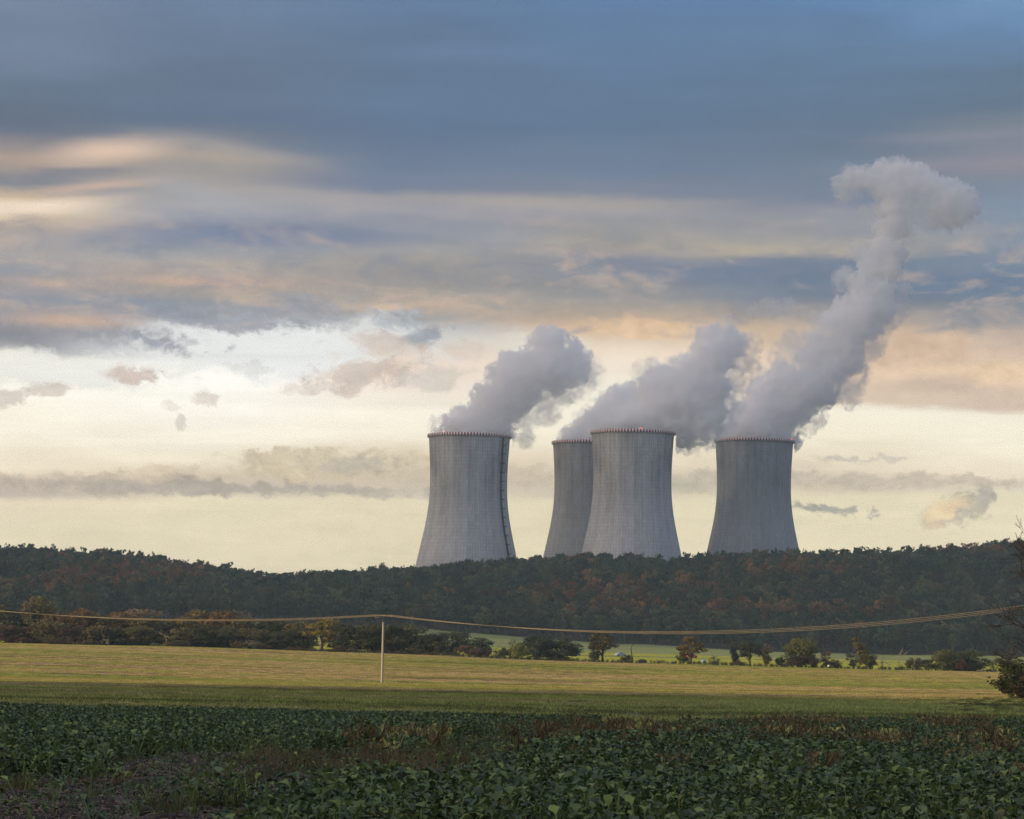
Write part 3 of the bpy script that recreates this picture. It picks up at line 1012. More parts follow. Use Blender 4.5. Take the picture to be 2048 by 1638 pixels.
def build_hedgerow():
    g = 'trees and shrubs of the hedgerow'
    words = ['', 'second', 'third', 'fourth', 'fifth', 'sixth', 'seventh', 'eighth', 'ninth', 'tenth', 'eleventh', 'twelfth', 'thirteenth', 'fourteenth', 'fifteenth', 'sixteenth', 'seventeenth', 'eighteenth']
    # back row, then front: px, top, width, kind, tint, words
    back = [(-20, 1208, 80, 'hedge', OL, 'olive'), (28, 1213, 74, 'hedge', DG, 'dark green'), (70, 1194, 66, 'hedge', OL, 'tall olive gold'), (112, 1222, 80, 'hedge', OB, 'orange brown'), (150, 1216, 76, 'hedge', OB, 'bright orange brown'),
            (195, 1220, 74, 'hedge', OL, 'olive brown'), (240, 1224, 70, 'hedge', OB, 'rusty brown'), (283, 1231, 70, 'hedge', OL, 'low olive'), (318, 1233, 66, 'hedge', DG, 'dark green brown'), (356, 1236, 64, 'hedge', OL, 'olive grey'),
            (398, 1221, 78, 'hedge', OL, 'tall olive brown'), (436, 1219, 70, 'hedge', OB, 'tall golden brown'), (476, 1233, 72, 'hedge', OL, 'brown olive'), (515, 1237, 72, 'hedge', GG, 'dull green'), (556, 1238, 72, 'hedge', DG, 'dark green'),
            (600, 1240, 70, 'hedge', OL, 'olive green')]
    for i, (px, top, w, k, tint, word) in enumerate(back):
        tint = np.array(tint) * 0.9
        add_tree('hedgerow_tree', k, i, px, base_row(px) - 4, top, w, 600, tint, f'{word} tree in the far row of the hedgerow, {words[i] + " " if i else ""}{"from" if i else "at"} its western end'.replace('at its western end', 'first at its western end'), group=g)
    front = [(12, 1247, 66, 'hedge', RB, 'brown'), (56, 1254, 58, 'hedge', RD, 'reddish brown'), (100, 1240, 70, 'hedge', OL, 'olive'), (142, 1252, 60, 'hedge', RB, 'dark red brown'), (186, 1250, 66, 'hedge', OL, 'dull olive'),
             (232, 1255, 60, 'hedge', DG, 'dark green'), (275, 1252, 66, 'hedge', OL, 'brownish green'), (318, 1262, 56, 'hedge', DG, 'dark'), (362, 1256, 66, 'hedge', OL, 'olive green'), (410, 1250, 70, 'hedge', DG, 'deep green'),
             (456, 1254, 66, 'hedge', GG, 'mid green'), (502, 1258, 66, 'hedge', OL, 'grey olive'), (550, 1262, 64, 'hedge', DG, 'blackish green'), (596, 1258, 62, 'hedge', DG, 'dark green'), (690, 1247, 72, 'hedge', DG, 'broad dark green'),
             (735, 1250, 66, 'hedge', GG, 'green'), (775, 1247, 76, 'hedge', DG, 'wide dark green'), (820, 1253, 74, 'hedge', GG, 'rounded green')]
    for i, (px, top, w, k, tint, word) in enumerate(front):
        add_tree('hedgerow_bush', k, i + 1, px, base_row(px) - 1, top, w, 588, np.array(tint) * 0.85, f'{word} bush in the near row of the hedgerow, {words[i] if i else "first"} from its western end', 'bush', g)
    low = [(105, 1276, 40, 'reddish'), (135, 1280, 34, 'small rusty'), (175, 1279, 46, 'wide brown'), (310, 1286, 20, 'tiny reddish'), (350, 1281, 44, 'dense red brown'), (372, 1285, 26, 'low rust'), (478, 1284, 36, 'brown red'), (500, 1281, 36, 'tall reddish'),
           (528, 1287, 30, 'brown twiggy'), (585, 1293, 40, 'low brown'), (682, 1292, 34, 'pinkish brown'), (708, 1296, 24, 'small brown'), (832, 1292, 36, 'round purple brown'), (768, 1298, 26, 'little reddish')]
    for i, (px, top, w, word) in enumerate(low):
        near = 'behind the utility pole' if 750 < px < 790 else f'at the field edge, {["first", *words[1:]][i]} from the western end'
        add_tree('bramble_bush', 'shrub', i, px, base_row(px) + 1, top, w, 577, [RB, RD, RB, PK][i % 4], f'{word} bramble bush {near}', 'bush', 'bramble bushes at the field edge')
    for px, top, w, lab in [(216, 1252, 24, 'thin pale dead tree with few limbs in the hedgerow'), (332, 1252, 30, 'pale forked dead tree standing at the field edge before the hedgerow')]:
        add_tree('dead_tree', 'pale', 0 if px < 300 else 1, px, base_row(px) + 1, top, w, 578, OL, lab, 'dead tree')
    # pale trees in front of the hill wood
    for px, base, top, w, tint, lab in [(112, 1250, 1195, 56, (0.22, 0.21, 0.20), 'silvery grey leafless tree above the hedgerow, below the wood'), (285, 1262, 1198, 74, (0.19, 0.135, 0.075), 'tan pink half bare tree above the hedgerow'),
                                        (230, 1255, 1208, 50, (0.13, 0.11, 0.085), 'small greyish tan tree above the hedgerow'), (400, 1258, 1198, 64, (0.20, 0.15, 0.12), 'pinkish grey bare tree above the tall olive hedgerow tree'),
                                        (486, 1262, 1202, 62, (0.15, 0.125, 0.11), 'grey mauve bare tree above the hedgerow'), (345, 1258, 1213, 40, (0.09, 0.09, 0.045), 'small green tree between two pinkish bare trees')]:
        add_tree('pale_tree', 'vase', px, px, base, top, w, 850, tint, lab)
    add_tree('golden_tree', 'open', 1, 643, 1303, 1234, 66, 574, (0.19, 0.13, 0.035), 'golden leaved open tree at the field edge beside the utility pole')
    add_tree('sapling_tree', 'bare', 0, 706, 1307, 1262, 26, 577, DG, 'dark leafless sapling just behind the utility pole')


build_hedgerow()


def build_roadside():
    Y0, YB = 575, 600
    L = [  # name, kind, var, px, base, top, width, Y, tint, label, category
        ('willow_bush', 'hedge', 1, 905, 1313, 1262, 66, YB, (0.085, 0.085, 0.055), 'pale grey green feathery bush at the end of the hedgerow', 'bush'),
        ('willow_bush', 'hedge', 2, 955, 1312, 1276, 54, 620, (0.055, 0.068, 0.042), 'bluish green bush behind the red brown shrubs', 'bush'),
        ('hedgerow_bush', 'hedge', 3, 862, 1311, 1268, 50, 585, (0.05, 0.058, 0.032), 'dark round bush ending the hedgerow beside the pale green slope', 'bush'),
        ('bare_tree', 'bare', 1, 875, 1312, 1273, 34, Y0, DG, 'small dark leafless tree at the end of the hedgerow', 'tree'),
        ('red_shrub', 'shrub', 0, 938, 1316, 1291, 56, Y0, RD, 'large red brown shrub by the field edge', 'bush'),
        ('red_shrub', 'shrub', 1, 968, 1317, 1298, 36, Y0, (0.09, 0.045, 0.04), 'smaller purple brown shrub beside the large red brown one', 'bush'),
        ('tree_stump', 'snag', 0, 991, 1316, 1284, 14, Y0, DG, 'short dark broken trunk with thin sprigs', 'tree stump'),
        ('dead_tree', 'bare', 0, 1020, 1318, 1266, 50, 577, DG, 'bare crooked tree rising over the yellow green bush', 'tree'),
        ('yellow_bush', 'shrub', 2, 1036, 1320, 1287, 44, Y0 - 2, YG, 'yellow green bush under a bare crooked tree', 'bush'),
        ('willow_bush', 'hedge', 0, 1078, 1321, 1275, 70, 590, (0.055, 0.064, 0.045), 'tall grey green bush right of the yellow green bush', 'bush'),
        ('willow_bush', 'hedge', 2, 1120, 1323, 1281, 70, 590, (0.058, 0.066, 0.042), 'wide grey green bush next to the white car', 'bush'),
        ('willow_bush', 'shrub', 2, 1004, 1318, 1297, 40, 585, (0.06, 0.07, 0.04), 'low green bush behind the dark broken trunk', 'bush'),
        ('orchard_tree', 'open', 0, 1205, 1326, 1260, 52, Y0, (0.105, 0.078, 0.04), 'tall ragged tree with reddish top and dark double trunk', 'tree'),
        ('orchard_tree', 'vase', 1, 1189, 1326, 1290, 36, Y0, (0.07, 0.065, 0.045), 'small thin tree leaning against the ragged double trunked one', 'tree'),
        ('dead_snag', 'snag', 0, 1264, 1327, 1273, 22, Y0, DG, 'tall leafless snag with broken limbs', 'dead tree'),
        ('roadside_shrub', 'shrub', 3, 1253, 1327, 1310, 26, Y0, (0.07, 0.065, 0.042), 'small olive shrub at the foot of the snag', 'bush'),
        ('roadside_shrub', 'shrub', 1, 1285, 1328, 1318, 16, Y0, (0.08, 0.06, 0.045), 'tiny brown shrub just right of the snag', 'bush'),
        ('oak_tree', 'open', 2, 1381, 1330, 1275, 54, Y0, (0.165, 0.10, 0.034), 'orange brown oak with dark short trunk before a red car', 'tree'),
        ('roadside_shrub', 'shrub', 0, 1366, 1330, 1304, 26, Y0 + 3, (0.10, 0.085, 0.04), 'olive shrub under the orange brown oak', 'bush'),
        ('grey_shrub', 'twiggy', 0, 1429, 1332, 1313, 42, Y0, (0.12, 0.105, 0.065), 'grey tan shrub standing alone beside the small blue sign', 'bush'),
        ('young_tree', 'vase', 0, 1469, 1333, 1284, 26, 578, (0.08, 0.085, 0.06), 'slim grey green young tree left of a dark tree', 'tree'),
        ('dark_tree', 'open', 1, 1500, 1335, 1282, 44, Y0, (0.055, 0.052, 0.032), 'dark olive tree with dense base', 'tree'),
        ('roadside_shrub', 'shrub', 2, 1480, 1334, 1322, 30, Y0 - 2, (0.10, 0.07, 0.055), 'low brown shrub at the foot of the dark olive tree', 'bush'),
        ('tan_shrub', 'vase', 0, 1531, 1335, 1291, 34, Y0, (0.20, 0.125, 0.075), 'pinkish tan slender shrub', 'bush'),
        ('roadside_shrub', 'shrub', 1, 1562, 1336, 1316, 30, Y0, (0.055, 0.052, 0.035), 'dark green shrub between the tan shrub and the round tree', 'bush'),
        ('round_tree', 'hedge', 0, 1602, 1336, 1280, 58, Y0 + 2, (0.15, 0.125, 0.036), 'round golden green tree above red brown shrubs', 'tree'),
        ('red_shrub', 'shrub', 0, 1598, 1338, 1313, 44, Y0 - 2, (0.085, 0.05, 0.04), 'red brown shrub under the round golden green tree', 'bush'),
        ('red_shrub', 'shrub', 3, 1624, 1338, 1316, 34, Y0 - 2, (0.075, 0.045, 0.04), 'dark purple brown shrub at the right foot of the round tree', 'bush'),
        ('tan_shrub', 'vase', 1, 1652, 1338, 1301, 26, Y0, (0.19, 0.12, 0.07), 'upright orange tan shrub near a small white marker', 'bush'),
        ('roadside_shrub', 'shrub', 2, 1668, 1338, 1320, 32, Y0, (0.07, 0.05, 0.042), 'low dark shrub behind the small white marker', 'bush'),
        ('grey_shrub', 'vase', 1, 1706, 1338, 1305, 34, 585, (0.09, 0.09, 0.065), 'pale grey shrub left of the leaning golden tree', 'bush'),
        ('leaning_tree', 'lean', 0, 1742, 1340, 1276, 60, Y0, (0.16, 0.105, 0.035), 'golden tree leaning to one side over its thick base', 'tree'),
        ('roadside_shrub', 'dome', 1, 1732, 1341, 1308, 44, Y0 - 2, (0.10, 0.085, 0.036), 'olive gold bush at the base of the leaning golden tree', 'bush'),
        ('dead_tree', 'pale', 0, 1766, 1340, 1286, 34, 580, GR, 'pale limbed dead tree beside the leaning golden tree', 'dead tree'),
        ('dead_tree', 'pale', 1, 1797, 1340, 1285, 36, Y0, GR, 'thin pale dead tree standing free before the bright green strip', 'dead tree'),
        ('tan_shrub', 'twiggy', 1, 1803, 1342, 1329, 16, Y0 - 2, (0.20, 0.11, 0.06), 'small orange shrub at the foot of a thin pale dead tree', 'bush'),
        ('red_shrub', 'shrub', 1, 1832, 1342, 1315, 42, Y0, (0.11, 0.07, 0.055), 'mauve brown rounded shrub', 'bush'),
        ('roadside_shrub', 'shrub', 0, 1854, 1343, 1319, 30, Y0, (0.075, 0.06, 0.045), 'dark brown shrub beside the mauve brown one', 'bush'),
        ('field_bush', 'hedge', 0, 1888, 1344, 1302, 48, Y0, (0.115, 0.105, 0.045), 'large round olive bush with golden top', 'bush'),
        ('field_bush', 'hedge', 2, 1946, 1345, 1302, 52, Y0, (0.068, 0.075, 0.032), 'large round dark green bush', 'bush'),
        ('field_bush', 'hedge', 3, 1918, 1345, 1305, 44, Y0 + 4, (0.085, 0.08, 0.036), 'dull green bush wedged between two large round bushes', 'bush'),
        ('red_shrub', 'shrub', 2, 1927, 1346, 1321, 30, Y0 - 4, (0.09, 0.035, 0.035), 'dark red shrub before the large round bushes', 'bush'),
        ('grey_shrub', 'twiggy', 2, 1987, 1345, 1318, 30, 580, (0.10, 0.095, 0.06), 'thin grey shrub between the round bushes and the bare tree', 'bush'),
        ('grey_shrub', 'vase', 0, 2012, 1346, 1304, 40, 590, (0.085, 0.08, 0.05), 'hazy olive shrub behind the branches of the bare tree', 'bush'),
    ]
    for nm, k, v, px, b_, t_, w_, Y, tint, lab, cat in L:
        add_tree(nm, k, v, px, b_, t_, w_, Y, tint, lab, cat, 'trees and shrubs along the country road')
    # rough grass and low weeds along the edge
    rng = np.random.default_rng(33)
    n = 900
    px = rng.uniform(600, 2048, n)
    y = rng.uniform(571, 577, n)
    x = np.array([at(a, 1330, b)[0] for a, b in zip(px, y)])
    tints = np.array([[0.09, 0.085, 0.04], [0.11, 0.08, 0.05], [0.07, 0.08, 0.03]])[rng.integers(0, 3, n)]
    scatter('weeds', np.stack([x, y, ground(x, y)], 1), rng.uniform(0, 6.28, n), rng.uniform(0.12, 0.34, n), rng.integers(0, 3, n), tints, [merged('weed', list(TREE['twiggy'][i])) for i in range(3)], 'rough weeds along the far edge of the field')


build_roadside()


# ------------------------------------------------------------------ road, cars, sign
CARW = plain('car_paint_white', (0.62, 0.61, 0.58), 0.3, 0.5, 0.03)
CARB = plain('car_paint_blue_grey', (0.30, 0.36, 0.45), 0.3, 0.5, 0.03)
CARR = plain('car_paint_red', (0.45, 0.04, 0.03), 0.3, 0.5, 0.03)
GLASS = plain('dark_glass', (0.03, 0.035, 0.04), 0.08, 0.6, 0.0)
RUBBER = plain('rubber', (0.02, 0.02, 0.02), 0.9, 0.1)
STEEL = plain('weathered_steel', (0.10, 0.10, 0.11), 0.6, 0.4, 0.15)
WHITEP = plain('white_paint', (0.72, 0.70, 0.68), 0.6, 0.3, 0.06)
ASPH = plain('asphalt', (0.055, 0.053, 0.052), 0.9, 0.2, 0.2, 0.5)


def build_road():
    ys = 902.0
    x = np.linspace(-420, 420, 120)
    V = []
    for dx in (-3.2, 3.2):
        y = np.full_like(x, ys + dx)
        V.append(np.stack([x, y, ground(x, y) + 0.35], 1))
    V = np.concatenate(V)
    n = len(x)
    i = np.arange(n - 1)
    F = np.stack([i, i + 1, n + i + 1, n + i], 1)
    tag(obj('road', new_mesh('road', V, F, (ASPH,))), kind='structure')


build_road()


def build_car(label, paint, px, py, Y, rz):
    p = at(px, py, Y)
    e = empty('car', (p[0], p[1], gz(p[0], p[1]) + 0.36), rz)
    tag(e, label, 'car', 'cars on the country road')
    prof = [(-2.1, .35), (-2.15, .75), (-2.05, .95), (-1.55, 1.0), (-1.0, 1.42), (0.55, 1.47), (1.35, 1.02), (2.0, .86), (2.12, .6), (2.08, .33)]
    V, F = [], []
    n = len(prof)
    for s, w in ((-1, .80), (1, .80)):
        V += [(a, s * (w - (0.16 if b > 1.1 else 0.0)), b) for a, b in prof]
    V = np.array(V)
    i = np.arange(n)
    F4 = np.stack([i, (i + 1) % n, n + (i + 1) % n, n + i], 1)
    b = MB()
    b.add(V, F4)
    cen = np.array([[0, -.8, .7], [0, .8, .7]])
    b.add(np.vstack([V[:n], cen[:1]]), np.stack([(i + 1) % n, i, np.full(n, n)], 1))
    b.add(np.vstack([V[n:], cen[1:]]), np.stack([i, (i + 1) % n, np.full(n, n)], 1))
    obj('body', b.mesh('car_body', (paint,)), e)
    for s in (-1, 1):
        g = MB()
        g.add([(-1.25, s * .72, 1.05), (1.05, s * .72, 1.05), (.5, s * .665, 1.38), (-.95, s * .665, 1.36)], [(0, 1, 2, 3)])
        obj('window', g.mesh('side_window', (GLASS,)), e)
    g = MB()
    g.add([(1.33, -.62, 1.05), (1.33, .62, 1.05), (.62, .58, 1.46), (.62, -.58, 1.46)], [(0, 1, 2, 3)])
    obj('windscreen', g.mesh('windscreen', (GLASS,)), e)
    for sx in (-1.3, 1.35):
        for sy in (-.78, .78):
            w = MB()
            w.tube([(sx, sy - .1, .32), (sx, sy + .1, .32)], .33, 12)
            obj('wheel', w.mesh('wheel', (RUBBER,)), e)


build_car('white car on the road beside the wide grey green bush', CARW, 1150, 1312, 900, 0.5)
build_car('blue grey car on the road left of the tall snag', CARB, 1241, 1314, 900, 0.55)
build_car('bright red car passing behind the orange brown oak', CARR, 1383, 1319, 900, 0.5)


def build_small():
    p = at(1407, 1332, 574)
    e = tag(empty('road_sign', (p[0], p[1], gz(p[0], p[1])), 0.2), 'small pale blue and white sign on a post at the field edge', 'sign')
    b = MB()
    b.tube([(0, 0, -.3), (0, 0, 1.2)], .05, 8)
    obj('post', b.mesh('post', (STEEL,)), e)
    b = MB()
    b.box((0, -.07, .85), (1.1, .05, .75))
    obj('plate', b.mesh('plate', (plain('sign_blue', (0.28, 0.42, 0.62), 0.5, 0.4, 0.05),)), e)
    p = at(1657, 1339, 571)
    e = tag(empty('boundary_marker', (p[0], p[1], gz(p[0], p[1])), 0), 'small bright white marker plate before the orange tan shrub', 'marker')
    b = MB()
    b.tube([(0, 0, -.3), (0, 0, .75)], .04, 8)
    obj('post', b.mesh('post', (STEEL,)), e)
    b = MB()
    b.box((0, -.06, .62), (.5, .04, .5))
    obj('plate', b.mesh('plate', (WHITEP,)), e)
    p = at(1975, 1345, 572)
    b = MB()
    b.tube([(-2.6, 0, .3), (0, 0.1, .42), (3.4, .2, .36)], [.2, .18, .12], 8)
    b.tube([(-1.9, 0, .35), (-2.3, .1, 1.0)], [.07, .03], 6)
    b.tube([(0.6, .1, .42), (1.1, .2, .95)], [.06, .02], 6)
    o = obj('fallen_log', b.mesh('fallen_log', (DEADWOOD,), True), loc=(p[0], p[1], gz(p[0], p[1])))
    tag(o, 'pale fallen log lying at the field edge by the dark green bush', 'log')


build_small()


# ------------------------------------------------------------------ utility pole and wires
POLE_M = plain('weathered_pole', (0.40, 0.35, 0.275), 0.85, 0.2, 0.12, 2.0)
PORC = plain('porcelain', (0.30, 0.20, 0.15), 0.25, 0.5, 0.1)
WIRE_M = plain('bare_conductor', (0.52, 0.40, 0.24), 0.45, 0.5, 0.05, metal=0.3)


def build_pole(px, base, top, Y, label, rz):
    p = at(px, base, Y)
    z = gz(p[0], p[1])
    H = (base - top) * Y / FPX
    e = tag(empty('utility_pole', (p[0], p[1], z), rz), label, 'utility pole', 'poles carrying the power line')
    b = MB()
    b.tube([(0, 0, -.5), (0, 0, H * .5), (0, 0, H - .75)], [.19, .16, .125], 14)
    obj('shaft', b.mesh('shaft', (POLE_M,), True), e)
    b = MB()
    b.box((0, 0, H - .06), (2.6, .1, .1))
    obj('crossarm', b.mesh('crossarm', (STEEL,)), e)
    for s in (-1, 1):
        b = MB()
        b.tube([(0.04 * s, .08, H - .95), (s * .5, .08, H - .1)], .035, 6)
        obj('brace', b.mesh('brace', (STEEL,)), e)
    b = MB()
    b.tube([(0, 0, H - .8), (0, 0, H - .1)], .06, 8)
    obj('head', b.mesh('head', (STEEL,)), e)
    tips = []
    for s in (-1.15, 0.0, 1.15):
        b = MB()
        b.tube([(s, 0, H - .02), (s, 0, H + .06), (s, 0, H + .1), (s, 0, H + .2), (s, 0, H + .22), (s, 0, H + .3)], [.035, .035, .08, .085, .06, .05], 10)
        obj('insulator', b.mesh('insulator', (PORC,), True), e)
        q_ = Matrix.Rotation(rz, 3, 'Z') @ Vector((s, 0, H + .3))
        tips.append(np.array([p[0] + q_.x, p[1] + q_.y, z + q_.z]))
    return tips


T0 = build_pole(764, 1368, 1236, 345, 'weathered pole with crossarm standing alone in the sunlit field', 0.25)
TL = build_pole(-160, 1352, 1219, 352, 'pole beyond the west edge of the field', 0.25)
TR = build_pole(2205, 1388, 1194, 325, 'pole beyond the bare walnut tree', 0.25)


def wire(a, b, sag, label):
    k = np.linspace(0, 1, 49)[:, None]
    P = a[None] * (1 - k) + b[None] * k
    P[:, 2] -= 4 * sag * (k * (1 - k))[:, 0]
    m_ = MB()
    m_.tube(P, .023, 6)
    tag(obj('power_line', m_.mesh('power_line', (WIRE_M,), True)), label, 'wire', 'wires of the power line')


for i, nm in enumerate(('southern', 'middle', 'northern')):
    order = {0: 'outer wire on the left end of the crossarm', 1: 'middle wire over the crossarm', 2: 'outer wire on the right end of the crossarm'}[i]
    wire(T0[i], TL[i], 1.42 + 0.09 * i, f'{order}, running off to the left')
    wire(T0[i], TR[i], 3.55 + 0.14 * i, f'{order}, running off to the right')


# ------------------------------------------------------------------ bare walnut tree and its bush
def build_walnut():
    Y = 205.0
    p = at(2082, 1402, Y)
    z = gz(p[0], p[1])
    e = tag(empty('bare_tree', (p[0], p[1], z), 0.0), 'dark leafless tree with long twiggy branches over the round bush', 'tree')
    rng = np.random.default_rng(5)
    b, tipl = MB(), []

    def grow(P, d, L, r, k):
        pts = [P]
        for _ in range(5):
            d = d + rng.normal(0, .12, 3)
            d[2] += 0.06 if k > 2 else 0.03
            d /= np.linalg.norm(d)
            pts.append(pts[-1] + d * L / 5)
        r1 = max(r * .58, .014)
        b.tube(pts, np.linspace(r, r1, 6), 6 if r > .05 else 4, cap=False)
        if k == 0:
            tipl.append(pts[-1])
            return
        for i in range(rng.integers(3, 5)):
            q_ = pts[rng.integers(2, 6)] if i else pts[-1]
            v = d + rng.normal(0, .5, 3)
            v /= np.linalg.norm(v)
            grow(q_, v, L * rng.uniform(.55, .8), max(r1 * rng.uniform(.6, .95), .014), k - 1)

    trunk_pts = [(0, 0, -.4), (.05, .05, 1.6), (-.05, .1, 3.4), (.1, 0, 5.5), (0, .05, 8.0), (.1, 0, 11.0)]
    b.tube(trunk_pts, [.34, .28, .24, .2, .14, .07], 10)
    for h, a, up in [(2.8, 3.0, .1), (3.3, 2.6, .15), (3.6, 3.5, .2), (4.2, 3.14, .35), (4.6, 2.2, .4), (5.2, 3.7, .3), (5.6, 2.9, .45), (6.2, 3.3, .5), (6.9, 2.7, .55), (7.4, 3.9, .6), (8.0, 3.1, .75), (9.0, 2.6, .9), (10., 3.5, 1.1), (10.8, 3.0, 1.6),
                     (4., .3, .3), (5., 5.5, .4), (6.5, .9, .5), (8., 0., .8), (3.6, 1.5, .2), (5.4, 4.6, .3)]:
        d = np.array([math.cos(a), math.sin(a), up])
        d /= np.linalg.norm(d)
        grow(np.array([0, 0, h]), d, rng.uniform(1.6, 2.3), .075, 3)
    obj('trunk', b.mesh('walnut_trunk', (DARKBARK,), True), e)
    tp = np.array(tipl)
    tp = tp[rng.random(len(tp)) < .12]
    V, F = quads_at(tp - [0, 0, .06], rng.normal(size=(len(tp), 3)), np.full(len(tp), .16), rng)
    o = obj('leaves', new_mesh('walnut_leaves', V, F, (LEAF,), fvar=rng.random(len(tp))), e)
    o['tint'] = [.13, .075, .03, 1.0]
    add_tree('round_bush', 'hedge', 9, 2044, 1402, 1322, 96, 203.0, (0.062, 0.060, 0.028), 'rounded bush under the leafless tree, green on one side and brown below', 'bush')
    add_tree('twiggy_bush', 'twiggy', 2, 2022, 1402, 1336, 52, 202.0, (0.075, 0.085, 0.03), 'loose green twiggy bush on the near side of the rounded bush', 'bush')
    add_tree('bramble_bush', 'shrub', 1, 2058, 1403, 1345, 70, 200.5, (0.07, 0.042, 0.032), 'brown bramble at the foot of the rounded bush', 'bush')


build_walnut()


# ------------------------------------------------------------------ crop in front
def inpoly(px, py, poly):
    c_ = np.zeros(len(px), bool)
    j = len(poly) - 1
    for i in range(len(poly)):
        xi, yi = poly[i]
        xj, yj = poly[j]
        hit = ((yi > py) != (yj > py)) & (px < (xj - xi) * (py - yi) / (yj - yi + 1e-9) + xi)
        c_ ^= hit
        j = i
    return c_


WEEDY = [(-300, 1532), (90, 1530), (200, 1524), (225, 1500), (330, 1490), (560, 1486), (760, 1476), (900, 1464), (1010, 1458), (1100, 1446), (1400, 1434), (1560, 1438), (1440, 1452), (1290, 1466), (1180, 1482), (1090, 1502), (1000, 1530), (860, 1546),
         (740, 1566), (610, 1590), (520, 1612), (430, 1660), (400, 1800), (-300, 1800)]
BROWN = [(1080, 1455, 1420, 1482), (1470, 1434, 1740, 1456), (1780, 1438, 2010, 1462), (1670, 1472, 1840, 1498), (1880, 1474, 2048, 1500), (690, 1462, 900, 1490), (1500, 1462, 1640, 1490), (1900, 1500, 2030, 1530)]


def leaf_blade(L, W, rng, lob=0.42):
    """lobed, cupped, drooping leaf along +x"""
    t_ = np.linspace(0, 1, 6)
    w = W * np.array([.12, .75, 1.0, .85, .55, .08]) * (1 + lob * rng.uniform(-1, 1, 6))
    droop = rng.uniform(.1, .5)
    z = L * (0.35 * t_ - droop * t_ ** 2)
    V = []
    for k in range(6):
        cup = w[k] * rng.uniform(.15, .5)
        V += [(L * t_[k], -w[k] * .5, z[k] + cup), (L * t_[k], rng.uniform(-.1, .1) * w[k], z[k]), (L * t_[k], w[k] * .5, z[k] + cup * rng.uniform(.5, 1.2))]
    F = []
    for k in range(5):
        for s in (0, 1):
            a = k * 3 + s
            F.append((a, a + 1, a + 4, a + 3))
    return np.array(V), np.array(F)


def crop_plant(seed, nleaf=8, size=.076):
    rng = np.random.default_rng(seed)
    V, F, var, n = [], [], [], 0
    for i in range(nleaf):
        L = size * rng.uniform(.6, 1.25)
        v, f = leaf_blade(L, L * rng.uniform(.55, .8), rng)
        a, h = i * 2.4 + rng.uniform(-.4, .4), rng.uniform(.05, .27)
        el = rng.uniform(-.25, .55)
        ce, se = math.cos(el), math.sin(el)
        v = np.stack([v[:, 0] * ce - v[:, 2] * se, v[:, 1], v[:, 0] * se + v[:, 2] * ce], 1)
        v[:, 0] += rng.uniform(.02, .12)
        ca, sa = math.cos(a), math.sin(a)
        v = np.stack([v[:, 0] * ca - v[:, 1] * sa, v[:, 0] * sa + v[:, 1] * ca, v[:, 2] + h], 1)
        V.append(v)
        F.append(f + n)
        n += len(v)
        var.append(np.full(len(f), rng.random()))
        # stalk
        base = np.array([rng.normal(0, .015), rng.normal(0, .015), 0.0])
        tip = v[1]
        side = np.array([-sa, ca, 0]) * .005
        V.append(np.array([base - side, base + side, tip + side, tip - side]))
        F.append(np.array([[0, 1, 2, 3]]) + n)
        n += 4
        var.append(np.array([.9]))
    return new_mesh('crop_plant', np.vstack(V), np.vstack(F), (CROPLEAF,), smooth=True, fvar=np.concatenate(var))


def blades(name, seed, n, rad, h, w, material, curl=.5, lean=.35):
    rng = np.random.default_rng(seed)
    V = []
    p = rng.uniform(-rad, rad, (n, 2))
    a = rng.uniform(0, 6.28, n)
    H = h * rng.uniform(.5, 1.15, n)
    dx = np.stack([np.cos(a), np.sin(a)], 1)
    nx = np.stack([-dx[:, 1], dx[:, 0]], 1) * w * .5
    le = rng.normal(0, lean, n)
    z0 = np.zeros((n, 1))
    b0 = np.concatenate([p, z0], 1)
    m1 = np.concatenate([p + dx * (H * le * .5)[:, None], (H * .6)[:, None]], 1)
    t1 = np.concatenate([p + dx * (H * le * (1 + curl))[:, None], H[:, None]], 1)
    s = np.concatenate([nx, z0], 1)
    V = np.stack([b0 - s, b0 + s, m1 + s * .8, m1 - s * .8, t1 + s * .25, t1 - s * .25], 1).reshape(-1, 3)
    k = np.arange(n)[:, None] * 6
    F = np.concatenate([k + [[0, 1, 2, 3]], k + [[3, 2, 4, 5]]])
    v = rng.random(n)
    return new_mesh(name, V, F, (material,), fvar=np.concatenate([v, v]))


def withered_plant(seed):
    rng = np.random.default_rng(seed)
    b = MB()
    for i in range(7):
        a = rng.uniform(0, 6.28)
        H = rng.uniform(.25, .5)
        l_ = rng.uniform(.05, .3)
        q_ = np.array([rng.normal(0, .06), rng.normal(0, .06), 0])
        d = np.array([math.cos(a) * l_, math.sin(a) * l_, H])
        b.tube([q_, q_ + d * .6, q_ + d], [.012, .01, .006], 4, cap=False)
        for j in range(3):
            t_ = rng.uniform(.3, 1)
            v, f = leaf_blade(.12, .06, rng, .6)
            aa = rng.uniform(0, 6.28)
            v = np.stack([v[:, 0] * math.cos(aa) - v[:, 1] * math.sin(aa), v[:, 0] * math.sin(aa) + v[:, 1] * math.cos(aa), v[:, 2] - v[:, 0] * 1.0], 1) + q_ + d * t_
            b.add(v, f)
    me = b.mesh('withered_plant', (BLADE,))
    at_ = me.attributes.new('var', 'FLOAT', 'FACE')
    at_.data.foreach_set('value', rng.random(len(me.polygons)).astype(np.float32))
    return me


